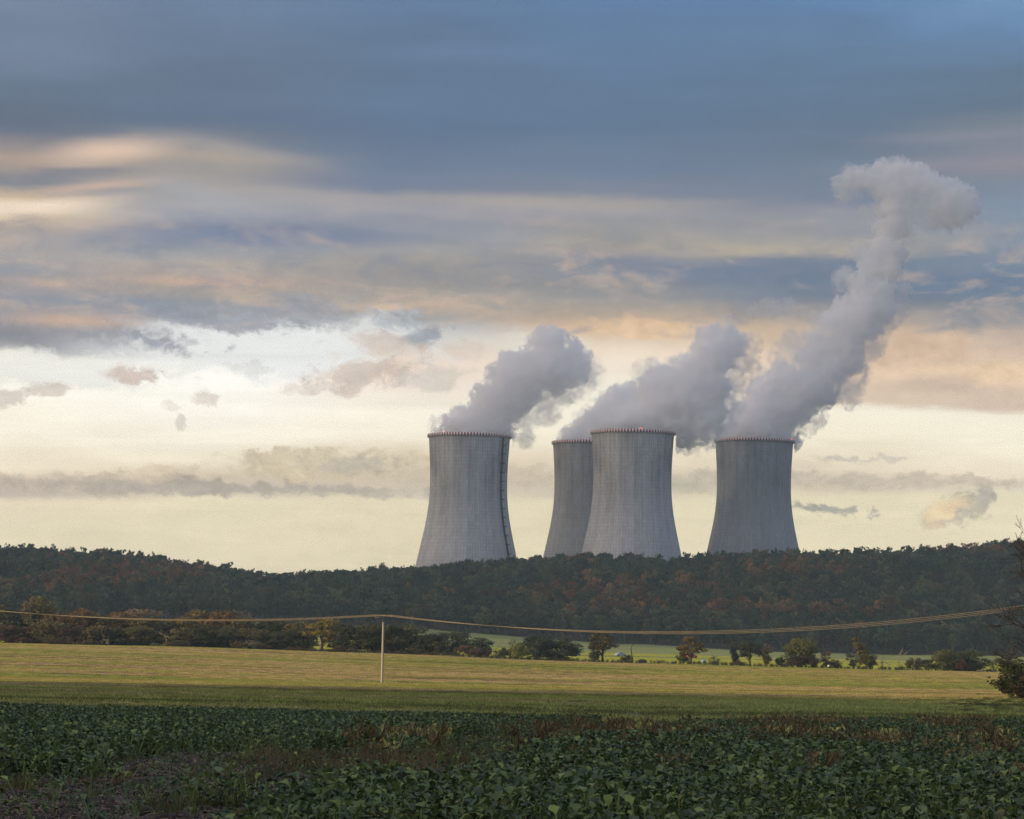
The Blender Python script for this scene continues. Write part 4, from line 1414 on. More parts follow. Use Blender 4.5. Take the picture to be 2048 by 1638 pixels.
def build_crop():
    rng = np.random.default_rng(77)
    # --- broad leaved green crop
    p = grid_points(-24, 24, 15.5, 81.5, .13, rng, .6)
    p = p[np.abs(p[:, 0]) < .2118 * p[:, 1] + 1.6]
    z = ground(p[:, 0], p[:, 1])
    px, py = project(np.stack([p[:, 0], p[:, 1], z + .15], 1))
    wob = 14 * n2(p[:, 0], p[:, 1], 2.2, 3, 4.0)
    weedy = inpoly(px + wob * 3, py + wob, WEEDY)
    brown = np.zeros(len(p), bool)
    for a, b, c_, d in BROWN:
        brown |= ((px - (a + c_) / 2) / (c_ - a) * 2) ** 2 + ((py + wob * .5 - (b + d) / 2) / (d - b) * 2) ** 2 < 1
    clump = n2(p[:, 0], p[:, 1], 1.6, 3, 9.0)
    gap = n2(p[:, 0], p[:, 1], 3.4, 3, 6.0)
    dens = np.where(gap < -.30, .22, 1.0)
    dens = np.where(weedy, np.where(clump > .40, .5, .05), dens)
    dens = np.where(brown, .55, dens)
    keep = rng.random(len(p)) < dens
    edge = p[:, 1] > 80.2 + .8 * n2(p[:, 0], p[:, 1] * 0, 2.0, 2, 1.0)
    keep &= ~edge
    q_ = p[keep]
    n = len(q_)
    pal = np.array([[.078, .116, .044], [.098, .138, .046], [.056, .090, .040], [.135, .170, .052], [.082, .112, .058]])
    T = pal[rng.integers(0, 5, n)] * rng.uniform(.75, 1.25, (n, 1))
    yel = rng.random(n) < .02
    T[yel] = [.12, .125, .04]
    scl = rng.uniform(.75, 1.3, n) * (1 + .25 * n2(q_[:, 0], q_[:, 1], 2.5, 2, 7.0)) * np.where(weedy[keep], .8, 1.0)
    tilt = rng.normal(0, .14, (n, 2))
    scatter('crop_plants', np.concatenate([q_, (z[keep] - .03)[:, None]], 1), rng.uniform(0, 6.28, n), scl, rng.integers(0, 7, n), T, [crop_plant(300 + i, 9 + i % 3) for i in range(7)], 'dark green broad leaved crop covering the near field', tilt)
    # --- thin reddish and green grass in the weedy ground
    p = grid_points(-20, 20, 16, 80, .3, rng, .6)
    p = p[np.abs(p[:, 0]) < .2118 * p[:, 1] + 1.2]
    z = ground(p[:, 0], p[:, 1])
    px, py = project(np.stack([p[:, 0], p[:, 1], z], 1))
    weedy = inpoly(px, py, WEEDY)
    g = n2(p[:, 0], p[:, 1], 2.6, 3, 12.0)
    soilstrip = inpoly(px, py, [(-100, 1538), (210, 1530), (330, 1492), (700, 1488), (720, 1508), (560, 1520), (330, 1552), (-100, 1572)])
    red = np.exp(-((px - 760) / 330) ** 2 - ((py - 1530) / 32) ** 2)
    dens = np.where(weedy, np.clip(.16 + .9 * g + .4 * red, 0, .65), .05 + .12 * (g > .25) + .5 * (n2(p[:, 0], p[:, 1], 3.4, 3, 6.0) < -.30))
    dens = np.where(soilstrip, dens * .3, dens)
    keep = rng.random(len(p)) < dens
    q_, n = p[keep], int(keep.sum())
    rk = red[keep]
    pal = np.array([[.14, .092, .046], [.13, .125, .048], [.10, .125, .046], [.18, .14, .075]])
    T = pal[np.where(rng.random(n) < .25 + .7 * rk, rng.choice([0, 3], n), rng.integers(1, 3, n))] * rng.uniform(.8, 1.25, (n, 1))
    scatter('weed_grass', np.concatenate([q_, (z[keep] - .01)[:, None]], 1), rng.uniform(0, 6.28, n), rng.uniform(.3, .8, n) * (1 + .3 * rk), rng.integers(0, 4, n), T, [blades('grass_tuft', 400 + i, 60, .22, .24, .010, BLADE) for i in range(4)], 'thin reddish and olive grass between the crop')
    # --- withered brown plants standing in bands
    p = grid_points(-20, 20, 24, 80, .24, rng, .6)
    z = ground(p[:, 0], p[:, 1])
    px, py = project(np.stack([p[:, 0], p[:, 1], z + .2], 1))
    d_ = np.full(len(p), .0)
    for i, (a, b, c_, d) in enumerate(BROWN):
        e2 = ((px - (a + c_) / 2) / (c_ - a) * 2) ** 2 + ((py - (b + d) / 2) / (d - b) * 2) ** 2
        d_ = np.maximum(d_, np.clip(1.3 - e2, 0, 1) * (.12 if i == 5 else .26))
    d_ = np.maximum(d_, .012 * (px > 1000))
    d_ *= .6 + .9 * n2(p[:, 0], p[:, 1], 1.5, 2, 15.0)
    keep = rng.random(len(p)) < d_
    q_, n = p[keep], int(keep.sum())
    pal = np.array([[.22, .155, .075], [.16, .115, .06], [.50, .46, .17], [.30, .23, .11]])
    T = pal[rng.choice(4, n, p=[.38, .28, .10, .24])]
    scatter('withered_plants', np.concatenate([q_, (z[keep] - .02)[:, None]], 1), rng.uniform(0, 6.28, n), rng.uniform(.7, 1.2, n), rng.integers(0, 4, n), T, [withered_plant(420 + i) for i in range(4)], 'withered brown plants standing in bands among the crop')
    # --- straw litter and clods on the bare soil
    rs = np.random.default_rng(9)
    lit = []
    for i in range(3):
        b = MB()
        for k in range(90):
            c_ = np.append(rs.uniform(-.5, .5, 2), rs.uniform(.005, .03))
            a = rs.uniform(0, 6.28)
            l_ = rs.uniform(.03, .13)
            d = np.array([math.cos(a) * l_, math.sin(a) * l_, rs.normal(0, .02)])
            b.tube([c_ - d / 2, c_ + d / 2], .004, 3, cap=False)
        for k in range(40):
            s = rs.uniform(.02, .06)
            b.box(np.append(rs.uniform(-.5, .5, 2), s * .3), (s, s * rs.uniform(.6, 1.4), s * .7), Matrix.Rotation(rs.uniform(0, 3), 3, (rs.normal(), rs.normal(), 1)), 1)
        lit.append(b.mesh('litter', (plain('straw', (.31, .24, .175), .9, .1, .3, 9.0), plain('clod', (.085, .068, .058), .95, .1, .3, 9.0))))
    p = grid_points(-20, 20, 16, 80, .8, rng, .5)
    z = ground(p[:, 0], p[:, 1])
    px, py = project(np.stack([p[:, 0], p[:, 1], z], 1))
    keep = inpoly(px, py, [(a, b + 6) for a, b in WEEDY]) & (np.abs(p[:, 0]) < .2118 * p[:, 1] + 1.2)
    q_, n = p[keep], int(keep.sum())
    scatter('straw_litter', np.concatenate([q_, z[keep][:, None]], 1), rng.uniform(0, 6.28, n), np.ones(n), rng.integers(0, 3, n), np.ones((n, 3)) * .2, lit, 'pale straw bits and clods lying on bare soil')


build_crop()


def build_seedlings():
    rng = np.random.default_rng(55)
    tm = [blades('seedling_patch', 500 + i, 90, .85, .13, .035, BLADE, .4, .5) for i in range(5)]
    p = grid_points(-150, 150, 80.5, 572, 1.5, rng, .5)
    p = p[np.abs(p[:, 0]) < .2118 * p[:, 1] + 8]
    z = ground(p[:, 0], p[:, 1])
    band = n2(p[:, 0] * .25, p[:, 1] + .25 * p[:, 0], 16.0, 4, 3.0)
    n = len(p)
    green, straw, olive = np.array([.25, .28, .066]), np.array([.42, .335, .175]), np.array([.40, .33, .12])
    thin = n2(p[:, 0] * .08, p[:, 1] + .22 * p[:, 0], 6.0, 3, 21.0)
    f = np.clip(.52 + band * 1.5 + rng.normal(0, .26, n), 0, 1)[:, None]
    T = np.where(f < .5, straw * (1 - f * 2) + olive * f * 2, olive * (2 - f * 2) + green * (f * 2 - 1))
    close = np.clip((190 - p[:, 1]) / 60, 0, 1)[:, None] * np.clip(.55 + p[:, 0:1] / 40, .2, 1)
    T = T * (1 - close) + np.array([.29, .315, .10]) * close
    T *= (1.12 * rng.uniform(.7, 1.3, n) * np.where(thin > .34, .52, 1.0))[:, None]
    scatter('seedlings', np.concatenate([p, z[:, None] - .01], 1), rng.uniform(0, 6.28, n), np.stack([np.ones(n), np.ones(n), rng.uniform(.7, 1.2, n)], 1), rng.integers(0, 5, n), T, tm, 'short green and straw coloured seedlings over the wide field')
    tm2 = [blades('green_patch', 520 + i, 300, 2.4, .25, .06, BLADE, .4, .5) for i in range(3)]
    p = grid_points(-230, 230, 604, 960, 4.0, rng, .5)
    p = p[(np.abs(p[:, 0]) < .2118 * p[:, 1] + 8) & (np.abs(p[:, 1] - 902) > 7)]
    n = len(p)
    T = np.array([.42, .45, .085]) * rng.uniform(.85, 1.15, (n, 1))
    scatter('green_crop', np.concatenate([p, ground(p[:, 0], p[:, 1])[:, None]], 1), rng.uniform(0, 6.28, n), np.ones(n), rng.integers(0, 3, n), T, tm2, 'bright green young crop beyond the roadside trees')
    # weeds on the grassy bank by the bare tree, and odd weeds dotted over the field
    n = 420
    px = np.concatenate([rng.uniform(1830, 2080, 260), rng.uniform(0, 2000, 160)])
    py = np.concatenate([rng.normal(1412, 9, 260), rng.uniform(1380, 1425, 160)])
    py[:260] -= (px[:260] - 1830) * .02
    py[:260] += rng.normal(0, 5, 260)
    pts = []
    for a, b in zip(px, py):
        ys = np.linspace(84, 330, 240)
        d = ray(a, b)
        zz = EYE[2] + d[2] / d[1] * ys
        g = ground(d[0] / d[1] * ys, ys)
        k = np.argmax(zz < g)
        if k == 0:
            k = 60
        pts.append((d[0] / d[1] * ys[k], ys[k], g[k]))
    pts = np.array(pts)
    sc = np.concatenate([rng.uniform(.12, .5, 260) * np.clip((px[:260] - 1800) / 170, .25, 1), rng.uniform(.05, .13, 160)])
    tints = np.array([[.075, .105, .04], [.095, .12, .045], [.11, .105, .05]])[rng.integers(0, 3, n)]
    scatter('bank_weeds', pts, rng.uniform(0, 6.28, n), sc, rng.integers(0, 3, n), tints, [blades('bank_tuft', 540 + i, 160, .8, .5, .05, BLADE, .5, .5) for i in range(3)], 'dark weeds on the bank below the leafless tree and dotted over the field')


build_seedlings()


# ------------------------------------------------------------------ woodland outside the view whose shadow lies over the near field
def build_woodland():
    rng = np.random.default_rng(66)
    tm = [merged('wood_tree', list(tree_meshes('wood_tree', 600 + i, 28.0, 7.0, 1.5, 46, 2600, 1.4, 'round', .4))) for i in range(3)]
    p = grid_points(-190, -82, -160, 235, 6.5, rng, .5)
    over = p[:, 1] - (182 + (p[:, 0] + 82) * .23)
    p = p[(over < 0) | ((over < 40) & (rng.random(len(p)) < .42 * (1 - over / 42)))]
    n = len(p)
    T = np.array([[.05, .058, .03], [.09, .07, .03], [.11, .06, .03]])[rng.integers(0, 3, n)]
    scatter('woodland', np.concatenate([p, ground(p[:, 0], p[:, 1])[:, None]], 1), rng.uniform(0, 6.28, n), rng.uniform(.9, 1.15, n), rng.integers(0, 3, n), T, tm, 'tall wood west of the field, outside the picture')


build_woodland()


# ------------------------------------------------------------------ cooling towers
def concrete(name, base, seed, grid=1.0):
    m_, t, b = mat(name)
    P = t.new('ShaderNodeTexCoord').outputs['Object']
    x, y, z = t.sep(P)
    ang = t.math('ARCTAN2', x, y)
    circ = t.xyz(t.math('MULTIPLY', ang, 30.0), seed, t.math('MULTIPLY', z, 0.035))
    streak = t.noise(circ, 0.35, 6, 0.65)
    fine = t.noise(t.xyz(t.math('MULTIPLY', ang, 30.0), seed, t.math('MULTIPLY', z, .12)), 0.9, 5, .65)
    cloud = t.noise(t.xyz(t.math('MULTIPLY', ang, 16.0), seed + 3.0, t.math('MULTIPLY', z, .4)), .09, 5, .6)
    top = t.mapr(z, 60, 112, 0, 1, True)
    dark = t.math('ADD', t.math('MULTIPLY', t.mapr(streak, .42, .68), t.math('ADD', .20, t.math('MULTIPLY', top, .24))), t.math('MULTIPLY', t.mapr(cloud, .4, .7), t.math('ADD', .18, t.math('MULTIPLY', top, .28))))
    col = t.mix(dark, base, (0.11, 0.115, 0.12))
    # formwork: lifts and panel joints
    lift = t.math('FRACT', t.math('DIVIDE', z, 2.5))
    hl = t.mapr(t.math('ABSOLUTE', t.math('SUBTRACT', lift, .5)), .40, .47)
    pan = t.math('FRACT', t.math('MULTIPLY', ang, 104 / (2 * PI)))
    vl = t.mapr(t.math('ABSOLUTE', t.math('SUBTRACT', pan, .5)), .37, .46)
    line = t.math('MAXIMUM', t.math('MULTIPLY', hl, .8), vl)
    vis = t.math('MULTIPLY', t.mapr(t.noise(P, .03, 4, .6), .3, .65, .25, 1.0), grid)
    col = t.mix(t.math('MULTIPLY', t.math('MULTIPLY', line, vis), .42), col, (0.07, 0.075, 0.08))
    cell = t.new('ShaderNodeTexWhiteNoise', noise_dimensions='2D')
    t.put(cell.inputs['Vector'], t.xyz(t.math('FLOOR', t.math('MULTIPLY', ang, 104 / (2 * PI))), t.math('FLOOR', t.math('DIVIDE', z, 2.5)), 0.0))
    cv = t.mapr(cell.outputs['Value'], 0, 1, .93, 1.07)
    f = t.math('MULTIPLY', cv, t.mapr(fine, .3, .7, .88, 1.12))
    col = t.mix(1.0, col, t.xyz(f, f, f), 'MULTIPLY')
    t.put(b.inputs['Base Color'], col)
    b.inputs['Roughness'].default_value = .9
    bp = t.new('ShaderNodeBump')
    bp.inputs['Strength'].default_value = .6
    bp.inputs['Distance'].default_value = .15
    t.put(bp.inputs['Height'], t.math('SUBTRACT', 1.0, line))
    t.l.new(bp.outputs[0], b.inputs['Normal'])
    return m_


RIMRED = plain('red_paint', (0.26, 0.022, 0.030), .7, .2, .1)
RIMWHITE = plain('white_rim_paint', (0.80, 0.78, 0.77), .7, .2, .05)
INSIDE = plain('damp_concrete', (0.14, 0.14, 0.14), .9, .2, .2, .1)
LAMP, _t, _b = mat('red_warning_lamp')
_b.inputs['Base Color'].default_value = (.6, .05, .03, 1)
_b.inputs['Emission Color'].default_value = (1, .12, .06, 1)
_b.inputs['Emission Strength'].default_value = 2.2

PROF = [(0, .985), (1.5, .985), (2.6, .965), (6, .957), (12, .944), (20, .928), (28, .919), (34, .917), (42, .921), (49, .938), (56, .966), (64, 1.01), (76, 1.095), (89, 1.19), (102, 1.285), (114, 1.375), (125, 1.46)]


def build_tower(label, px, top, wpx, concrete_m, lamp_px=None, ladder=False, R=30.0):
    Y = FPX * 2 * R / wpx * .9895
    c_ = at(px, top, Y)
    H = 125.0
    e = tag(empty('cooling_tower', (c_[0], c_[1], c_[2] - H)), label, 'cooling tower', 'cooling towers of the power station')
    d_ = np.array([p_[0] for p_ in PROF], float)
    r_ = np.array([p_[1] for p_ in PROF], float) * R
    dd = np.concatenate([[0, .8, 1.5, 2.0, 2.6, 4], np.linspace(6, 125, 60)])
    # smooth profile through the measured points
    rr = np.interp(dd, d_, r_)
    for _ in range(6):
        rr[7:-1] = (rr[6:-2] + 2 * rr[7:-1] + rr[8:]) / 4
    na = 144
    th = np.arange(na) * 2 * PI / na

    def lathe(rad, zz):
        V = np.stack([rad[:, None] * np.sin(th)[None], rad[:, None] * np.cos(th)[None], np.repeat(zz[:, None], na, 1)], -1).reshape(-1, 3)
        i = np.arange(len(rad) - 1)[:, None] * na
        j = np.arange(na)[None]
        k = (j + 1) % na
        return V, np.stack([i + j, i + na + j, i + na + k, i + k], -1).reshape(-1, 4)
    V, F = lathe(rr, H - dd)
    obj('shell', new_mesh('shell', V, F, (concrete_m,), smooth=True), e)
    V, F = lathe(rr[2:] - 1.0, (H - dd)[2:])
    obj('inner_wall', new_mesh('inner_wall', V, F[:, ::-1], (INSIDE,), smooth=True), e)
    # rim: gallery ring of red and white panels
    ns = 172
    b = MB()
    for k in range(ns):
        a0, a1 = k * 2 * PI / ns, (k + 1) * 2 * PI / ns
        ro, ri = R * 1.004, R * .955
        P = []
        for z_ in (H - 1.75, H + .35):
            for r__ in (ri, ro):
                for a in (a0, a1):
                    P.append((r__ * math.sin(a), r__ * math.cos(a), z_))
        b.add(P, [(2, 3, 7, 6), (0, 4, 5, 1), (4, 6, 7, 5), (0, 1, 3, 2)], k % 2)
    obj('rim', b.mesh('rim', (RIMRED, RIMWHITE)), e)
    if lamp_px is not None:
        s = (lamp_px - px) / (wpx / 2)
        a = math.asin(max(-1, min(1, s)))
        x, y = R * .985 * math.sin(a), -R * .985 * math.cos(a)
        l_ = MB()
        l_.tube([(x, y, H + .2), (x, y, H + .5), (x, y, H + .9), (x, y, H + 1.2)], [.4, .5, .4, .1], 10)
        obj('warning_light', l_.mesh('warning_light', (LAMP,), True), e)
    if ladder:
        a = math.radians(56)
        dz = np.linspace(2.2, 122, 70)
        rad = np.interp(dz, dd, rr)
        b = MB()
        for off in (-.022, .0, .022):
            aa = a + off * .8
            b.tube(np.stack([(rad + .45) * math.sin(aa), -(rad + .45) * math.cos(aa), H - dz], 1), .32, 5)
        for z_ in np.arange(3.0, 121, 1.5):
            r__ = np.interp(z_, dd, rr)
            b.box((((r__ + .5) * math.sin(a)), -(r__ + .5) * math.cos(a), H - z_), (1.7, .9, .55), Matrix.Rotation(a, 3, 'Z'))
        lo = obj('ladder', b.mesh('ladder', (plain('dark_ladder_steel', (.03, .035, .045), .6, .3, .1),)), e)
        for z_ in np.arange(7.5, 122, 6.4):
            r__ = np.interp(z_, dd, rr)
            q_ = MB()
            q_.box(((r__ + 1.0) * math.sin(a + .012), -(r__ + 1.0) * math.cos(a + .012), H - z_), (3.2, 2.0, .6), Matrix.Rotation(a, 3, 'Z'))
            obj('landing', q_.mesh('landing', (MATS['dark_ladder_steel'],)), lo)
    return e, Y


CON_A = concrete('stained_concrete', (0.52, 0.525, 0.535), 1.0)
CON_SHADED = concrete('shaded_concrete', (0.38, 0.39, 0.405), 5.0, .75)  # darker copy of the concrete: the towers' shade is put into its colour
_, YT1 = build_tower('cooling tower with a dark ladder up its side, standing apart from the others', 939, 871, 166.5, CON_A, 889, True)
_, YT3 = build_tower('front cooling tower of the overlapping pair, paler with grid lines', 1266, 864.5, 168.5, CON_A, 1277)
_, YT2 = build_tower('cooling tower half hidden behind the front tower', 1183.5, 885, 158.5, CON_SHADED)
_, YT4 = build_tower('darker cooling tower under the tallest steam plume', 1508.5, 881, 159.0, CON_SHADED, 1580)


# ------------------------------------------------------------------ steam
def steam_mat(name, sigma, lo, hi, scale, albedo=(.998, .996, 1.0)):
    m_ = bpy.data.materials.new(name)
    m_.use_nodes = True
    t = NT(m_.node_tree)
    t.n.clear()
    P = t.new('ShaderNodeNewGeometry').outputs['Position']
    n = t.noise(P, scale, 5, .62, .6)
    den = t.mapr(n, lo, hi, 0.0, sigma)
    pv = t.new('ShaderNodeVolumePrincipled')
    pv.inputs['Color'].default_value = (*albedo, 1)
    pv.inputs['Anisotropy'].default_value = .0
    t.put(pv.inputs['Density'], den)
    # the air round the steam is clear
    rgb = t.new('ShaderNodeRGB')
    rgb.outputs[0].default_value = (1, 1, 1, 1)
    tr = t.new('ShaderNodeBsdfTransparent')
    t.l.new(rgb.outputs[0], tr.inputs['Color'])
    o = t.new('ShaderNodeOutputMaterial')
    t.l.new(tr.outputs[0], o.inputs['Surface'])
    t.l.new(pv.outputs[0], o.inputs['Volume'])
    return m_


STEAM = steam_mat('steam', .26, .28, .48, .10)
CAPSTEAM = steam_mat('spreading_steam', .17, .28, .54, .09)
WISP = steam_mat('thin_steam', .10, .36, .60, .10)


def surface_nets(G, origin, h):
    """closed mesh of G > 0 on a regular grid"""
    G = np.pad(G, 1, constant_values=-1.0)
    origin = origin - h
    S = G > 0
    nx, ny, nz = G.shape
    cs = [(i, j, k) for i in (0, 1) for j in (0, 1) for k in (0, 1)]
    cnt = sum(S[i:nx - 1 + i, j:ny - 1 + j, k:nz - 1 + k].astype(np.int8) for i, j, k in cs)
    act = (cnt > 0) & (cnt < 8)
    idx = np.full(act.shape, -1)
    A = np.argwhere(act)
    idx[act] = np.arange(len(A))
    acc, w = np.zeros((len(A), 3)), np.zeros(len(A))
    for a in range(8):
        for b in range(a + 1, 8):
            d = np.array(cs[b]) - np.array(cs[a])
            if np.abs(d).sum() != 1:
                continue
            ca, cb = np.array(cs[a]), np.array(cs[b])
            ga = G[tuple((A + ca).T)]
            gb = G[tuple((A + cb).T)]
            x = (ga > 0) != (gb > 0)
            t_ = ga / np.where(ga == gb, 1, ga - gb)
            acc[x] += (A[x] + ca + t_[x, None] * d)
            w[x] += 1
    V = origin + acc / w[:, None] * h
    F = []
    for ax in range(3):
        sl0, sl1 = [slice(None)] * 3, [slice(None)] * 3
        sl0[ax], sl1[ax] = slice(0, -1), slice(1, None)
        s0, s1 = S[tuple(sl0)], S[tuple(sl1)]
        E = np.argwhere(s0 != s1)
        u, v = (ax + 1) % 3, (ax + 2) % 3
        ok = (E[:, u] > 0) & (E[:, v] > 0)
        E = E[ok]
        pos = s0[tuple(E.T)]
        q_ = []
        for du, dv in ((-1, -1), (0, -1), (0, 0), (-1, 0)):
            e = E.copy()
            e[:, u] += du
            e[:, v] += dv
            q_.append(idx[tuple(e.T)])
        q_ = np.stack(q_, 1)
        q_[~pos] = q_[~pos][:, ::-1]
        F.append(q_)
    F = np.vstack(F)
    return V, F[(F >= 0).all(1)]


def plume_field(blobs, Y, h, amp, freq, seed, depth=.8, zmin=None, zx=0.0):
    """noise-torn union of puffs given as (px, py, radius px, depth offset in radii)"""
    s = Y / FPX
    cs = np.array([at(b[0], b[1], Y + (b[3] if len(b) > 3 else 0) * b[2] * s) for b in blobs])
    rs = np.array([b[2] * s for b in blobs])
    lo = (cs - rs[:, None] * 1.35).min(0) - 4
    hi = (cs + rs[:, None] * 1.35).max(0) + 4
    n = np.ceil((hi - lo) / h).astype(int)
    ax = [lo[i] + np.arange(n[i]) * h for i in range(3)]
    P = np.stack(np.meshgrid(*ax, indexing='ij'), -1).astype(np.float32)
    f = np.full(P.shape[:3], -1e3, np.float32)
    for c_, r in zip(cs, rs):
        q_ = (P - c_.astype(np.float32))
        q_[..., 1] /= depth
        f = np.maximum(f, r - np.sqrt((q_ ** 2).sum(-1)))
    rb = np.float32(np.median(rs))
    near = f > -rb * .8
    pn = P[near]
    w = fbm(pn / (rb * 1.1) + seed, 3)[:, None] * rb * .35
    pw = pn + w
    b1 = 1 - np.abs(fbm(pw / (rb * freq) + seed * 1.3, 5, .6)) * 2.4
    g = f[near] + rb * amp * (b1 - .62)
    f[near] = g
    if zmin is not None:
        f[(P[..., 2] < zmin) & (np.abs(P[..., 0] - zx) < 30.5)] = -1
    return f, lo, h


def build_steam(label, Y, core, wisps, zrim, seed, cap=None):
    zrim, zx = zrim
    f, lo, h = plume_field(core, Y, 1.1, .72, .6, seed, zmin=zrim, zx=zx)
    V, F = surface_nets(f, lo, h)
    c0 = V.mean(0)
    root = tag(empty('steam_plume', (c0[0], c0[1], c0[2])), label, 'steam', 'steam plumes over the towers')
    obj('steam_column', new_mesh('steam_column', V - c0, F, (STEAM,), smooth=True), root)
    if cap:
        f, lo, h = plume_field(cap, Y, 1.1, .95, .7, seed + 2.2)
        V, F = surface_nets(f, lo, h)
        obj('spreading_cap', new_mesh('spreading_cap', V - c0, F, (CAPSTEAM,), smooth=True), root)
    if wisps:
        f, lo, h = plume_field(wisps, Y, 1.1, .9, .55, seed + 7.7, zmin=zrim, zx=zx)
        V, F = surface_nets(f, lo, h)
        obj('torn_edge', new_mesh('torn_edge', V - c0, F, (WISP,), smooth=True), root)


P1 = [(905, 868, 30), (945, 866, 52), (985, 866, 42), (900, 852, 22), (884, 860, 14), (930, 845, 36), (965, 838, 46), (1000, 830, 36), (985, 805, 46), (1020, 790, 46), (1010, 760, 40), (1045, 765, 46), (1022, 728, 30), (1060, 735, 42),
      (1095, 735, 46), (1080, 690, 26), (1105, 690, 36), (1090, 672, 22), (1140, 710, 34), (1150, 740, 30), (1168, 712, 14), (1118, 765, 26)]
W1 = [(1030, 845, 32), (1045, 870, 25), (1055, 815, 42), (1085, 790, 42), (1095, 820, 30), (1120, 775, 40), (1150, 765, 35), (1180, 745, 32), (880, 848, 20), (868, 860, 12)]
P2 = [(1150, 884, 34), (1185, 880, 44), (1215, 874, 40), (1165, 862, 24), (1185, 848, 30), (1205, 838, 30), (1225, 850, 44), (1215, 818, 24), (1240, 795, 26), (1250, 786, 18), (1262, 800, 34), (1262, 835, 50), (1300, 830, 50)]
W2 = [(1170, 846, 28), (1195, 826, 28), (1225, 800, 28), (1128, 878, 15)]
P3 = [(1230, 862, 40), (1266, 860, 60), (1305, 862, 46), (1300, 830, 54), (1340, 826, 58), (1300, 785, 36), (1330, 775, 46), (1375, 800, 60), (1345, 745, 28), (1380, 755, 50), (1410, 770, 48), (1420, 720, 46), (1412, 685, 28), (1445, 700, 40),
      (1440, 672, 28), (1470, 690, 26), (1400, 840, 46), (1370, 860, 36), (1420, 815, 36)]
W3 = [(1350, 880, 28), (1385, 878, 32), (1415, 868, 32), (1435, 835, 38), (1450, 800, 38), (1465, 760, 38), (1485, 725, 35), (1490, 690, 32), (1400, 665, 22), (1455, 655, 25), (1285, 745, 25), (1300, 745, 28)]
P4 = [(1447, 882, 20), (1580, 880, 22), (1700, 720, 29), (1760, 620, 29), (1648, 700, 27), (1735, 650, 33), (1465, 878, 34), (1508, 876, 62), (1552, 876, 36), (1490, 842, 40), (1525, 840, 56), (1555, 842, 40), (1530, 800, 46), (1575, 810, 52), (1575, 765, 44), (1612, 780, 50), (1645, 782, 34), (1623, 730, 35), (1658, 735, 40), (1653, 690, 35),
      (1688, 695, 38), (1670, 650, 30), (1700, 655, 40), (1697, 615, 30), (1725, 620, 40), (1723, 575, 30), (1755, 580, 34), (1740, 535, 27), (1773, 540, 31), (1760, 495, 27), (1787, 500, 27), (1770, 455, 23), (1795, 460, 22), (1783, 415, 22), (1801, 425, 19)]
CAP4 = [(1784, 420, 30), (1792, 445, 28), (1786, 380, 39), (1800, 350, 34), (1770, 350, 31), (1740, 362, 29), (1712, 366, 29), (1688, 374, 23), (1676, 366, 13), (1828, 362, 36), (1858, 378, 36), (1888, 396, 44), (1915, 410, 42), (1938, 415, 21), (1905, 435, 29)]
W4 = [(1610, 850, 25), (1635, 838, 22), (1690, 775, 40), (1705, 745, 38), (1700, 800, 22), (1740, 690, 35), (1755, 660, 28), (1770, 640, 28), (1600, 690, 40), (1565, 710, 32), (1640, 640, 28), (1690, 560, 28), (1715, 500, 25), (1735, 430, 22), (1812, 470, 18), (1805, 585, 25),
      (1795, 620, 25), (1690, 400, 18), (1700, 345, 18), (1790, 332, 20), (1850, 352, 20), (1950, 440, 18), (1860, 440, 28), (1535, 760, 28), (1830, 420, 28)]
W5 = [(1540, 615, 24), (1575, 614, 20), (1508, 622, 16), (1600, 622, 14)]
W6 = [(1308, 574, 22), (1288, 582, 15), (1322, 580, 12)]


def zrim_of(px, py, Y):
    c_ = at(px, py, Y)
    return c_[2] - 1.0, c_[0]


build_steam('dense grey plume of steam over the tower with the ladder', YT1, P1, W1, zrim_of(939, 871, YT1), 1.7)
build_steam('steam rising behind the front tower from the half hidden tower', YT2, P2, W2, zrim_of(1183, 885, YT2), 4.1)
build_steam('ragged plume of steam trailing from the front tower', YT3, P3, W3, zrim_of(1266, 864, YT3), 6.3)
build_steam('tallest steam plume, bending upward to a wide pale cap', YT4, P4, W4, zrim_of(1508, 881, YT4), 9.2, CAP4)


def build_scrap(label, Y, blobs, seed):
    f, lo, h = plume_field(blobs, Y, 1.0, .9, .55, seed)
    V, F = surface_nets(f, lo, h)
    c0 = V.mean(0)
    tag(obj('steam_scrap', new_mesh('steam_scrap', V - c0, F, (WISP,), smooth=True), loc=c0), label, 'steam', 'loose scraps of steam')


build_scrap('torn scrap of pale steam drifting beside the tallest plume', YT4, W5, 3.3)
build_scrap('small faint puff of steam high above the front tower', YT3, W6, 5.5)


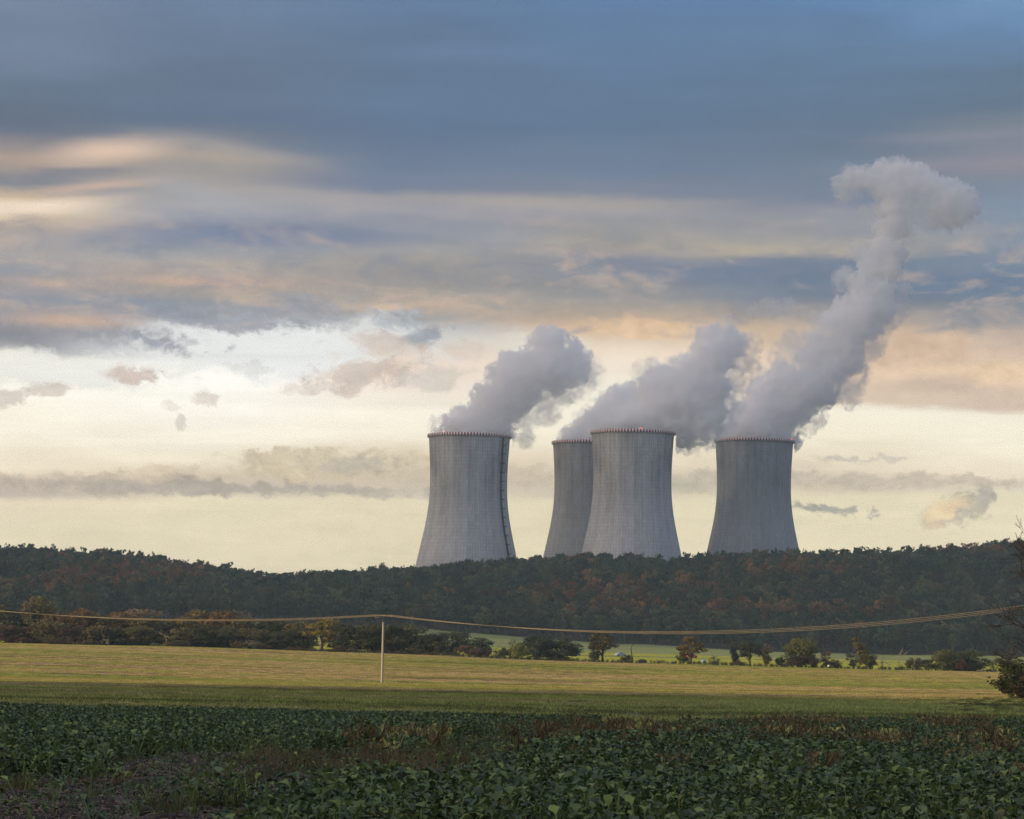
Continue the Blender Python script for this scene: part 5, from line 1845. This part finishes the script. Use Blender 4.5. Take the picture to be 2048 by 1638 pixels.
# ------------------------------------------------------------------ unseen cloud bank, added to keep the sun off the hills and towers
def build_shade_cloud():
    n = np.array([-SUN[1], SUN[0], 0.0])
    n /= np.linalg.norm(n)
    target = np.array([0.0, 1080.0, 0.0])
    far = n if n[1] > 0 else -n
    cen = target + SUN * 5200 + far * 1500
    th, ph = np.meshgrid(np.linspace(0, PI, 60), np.linspace(0, 2 * PI, 120, endpoint=False), indexing='ij')
    D = np.stack([np.sin(th) * np.cos(ph), np.sin(th) * np.sin(ph), np.cos(th)], -1).reshape(-1, 3)
    k = 1 + .04 * fbm(D * 3 + 5, 4)
    side = np.cross(far, [0, 0, 1.0])
    V = D[:, 0:1] * far * 1500 + D[:, 1:2] * side * 500 + D[:, 2:3] * np.array([[0, 0, 700.0]])
    V = V * k[:, None]
    i = np.arange(59)[:, None] * 120
    j = np.arange(120)[None]
    kk = (j + 1) % 120
    F = np.stack([i + j, i + 120 + j, i + 120 + kk, i + kk], -1).reshape(-1, 4)
    o = obj('cloud', new_mesh('cloud', V, F, (plain('shade_cloud_white', (.8, .8, .8), 1.0, 0.0, .05, .002),), smooth=True), loc=cen)
    cm = o.data.materials[0]
    t = NT(cm.node_tree)
    tr = t.new('ShaderNodeBsdfTransparent')
    tr.inputs['Color'].default_value = (1.0, .97, .92, 1)
    ms = t.new('ShaderNodeMixShader')
    ms.inputs[0].default_value = .70          # a thin bank: part of the sun comes through
    t.l.new(t.n['Principled BSDF'].outputs[0], ms.inputs[2])
    t.l.new(tr.outputs[0], ms.inputs[1])
    t.l.new(ms.outputs[0], t.n['Material Output'].inputs['Surface'])
    tag(o, 'cloud bank added outside the picture to shade the hills and towers', 'cloud', None, 'structure')


build_shade_cloud()


# ------------------------------------------------------------------ evening haze
def build_haze():
    x0, x1, y0, y1, z0, z1 = -1200, 1200, -900, 2000, -40, 330
    b = MB()
    b.box(((x0 + x1) / 2, (y0 + y1) / 2, (z0 + z1) / 2), (x1 - x0, y1 - y0, z1 - z0))
    m_ = bpy.data.materials.new('haze')
    m_.use_nodes = True
    t = NT(m_.node_tree)
    t.n.clear()
    pv = t.new('ShaderNodeVolumePrincipled')
    pv.inputs['Color'].default_value = (.60, .80, 1.0, 1)
    pv.inputs['Density'].default_value = .00009
    pv.inputs['Anisotropy'].default_value = .2
    o = t.new('ShaderNodeOutputMaterial')
    t.l.new(pv.outputs[0], o.inputs['Volume'])
    tag(obj('haze', b.mesh('haze', (m_,))), 'thin evening haze over the valley', None, None, 'stuff')


HAZE = True
if HAZE:
    build_haze()
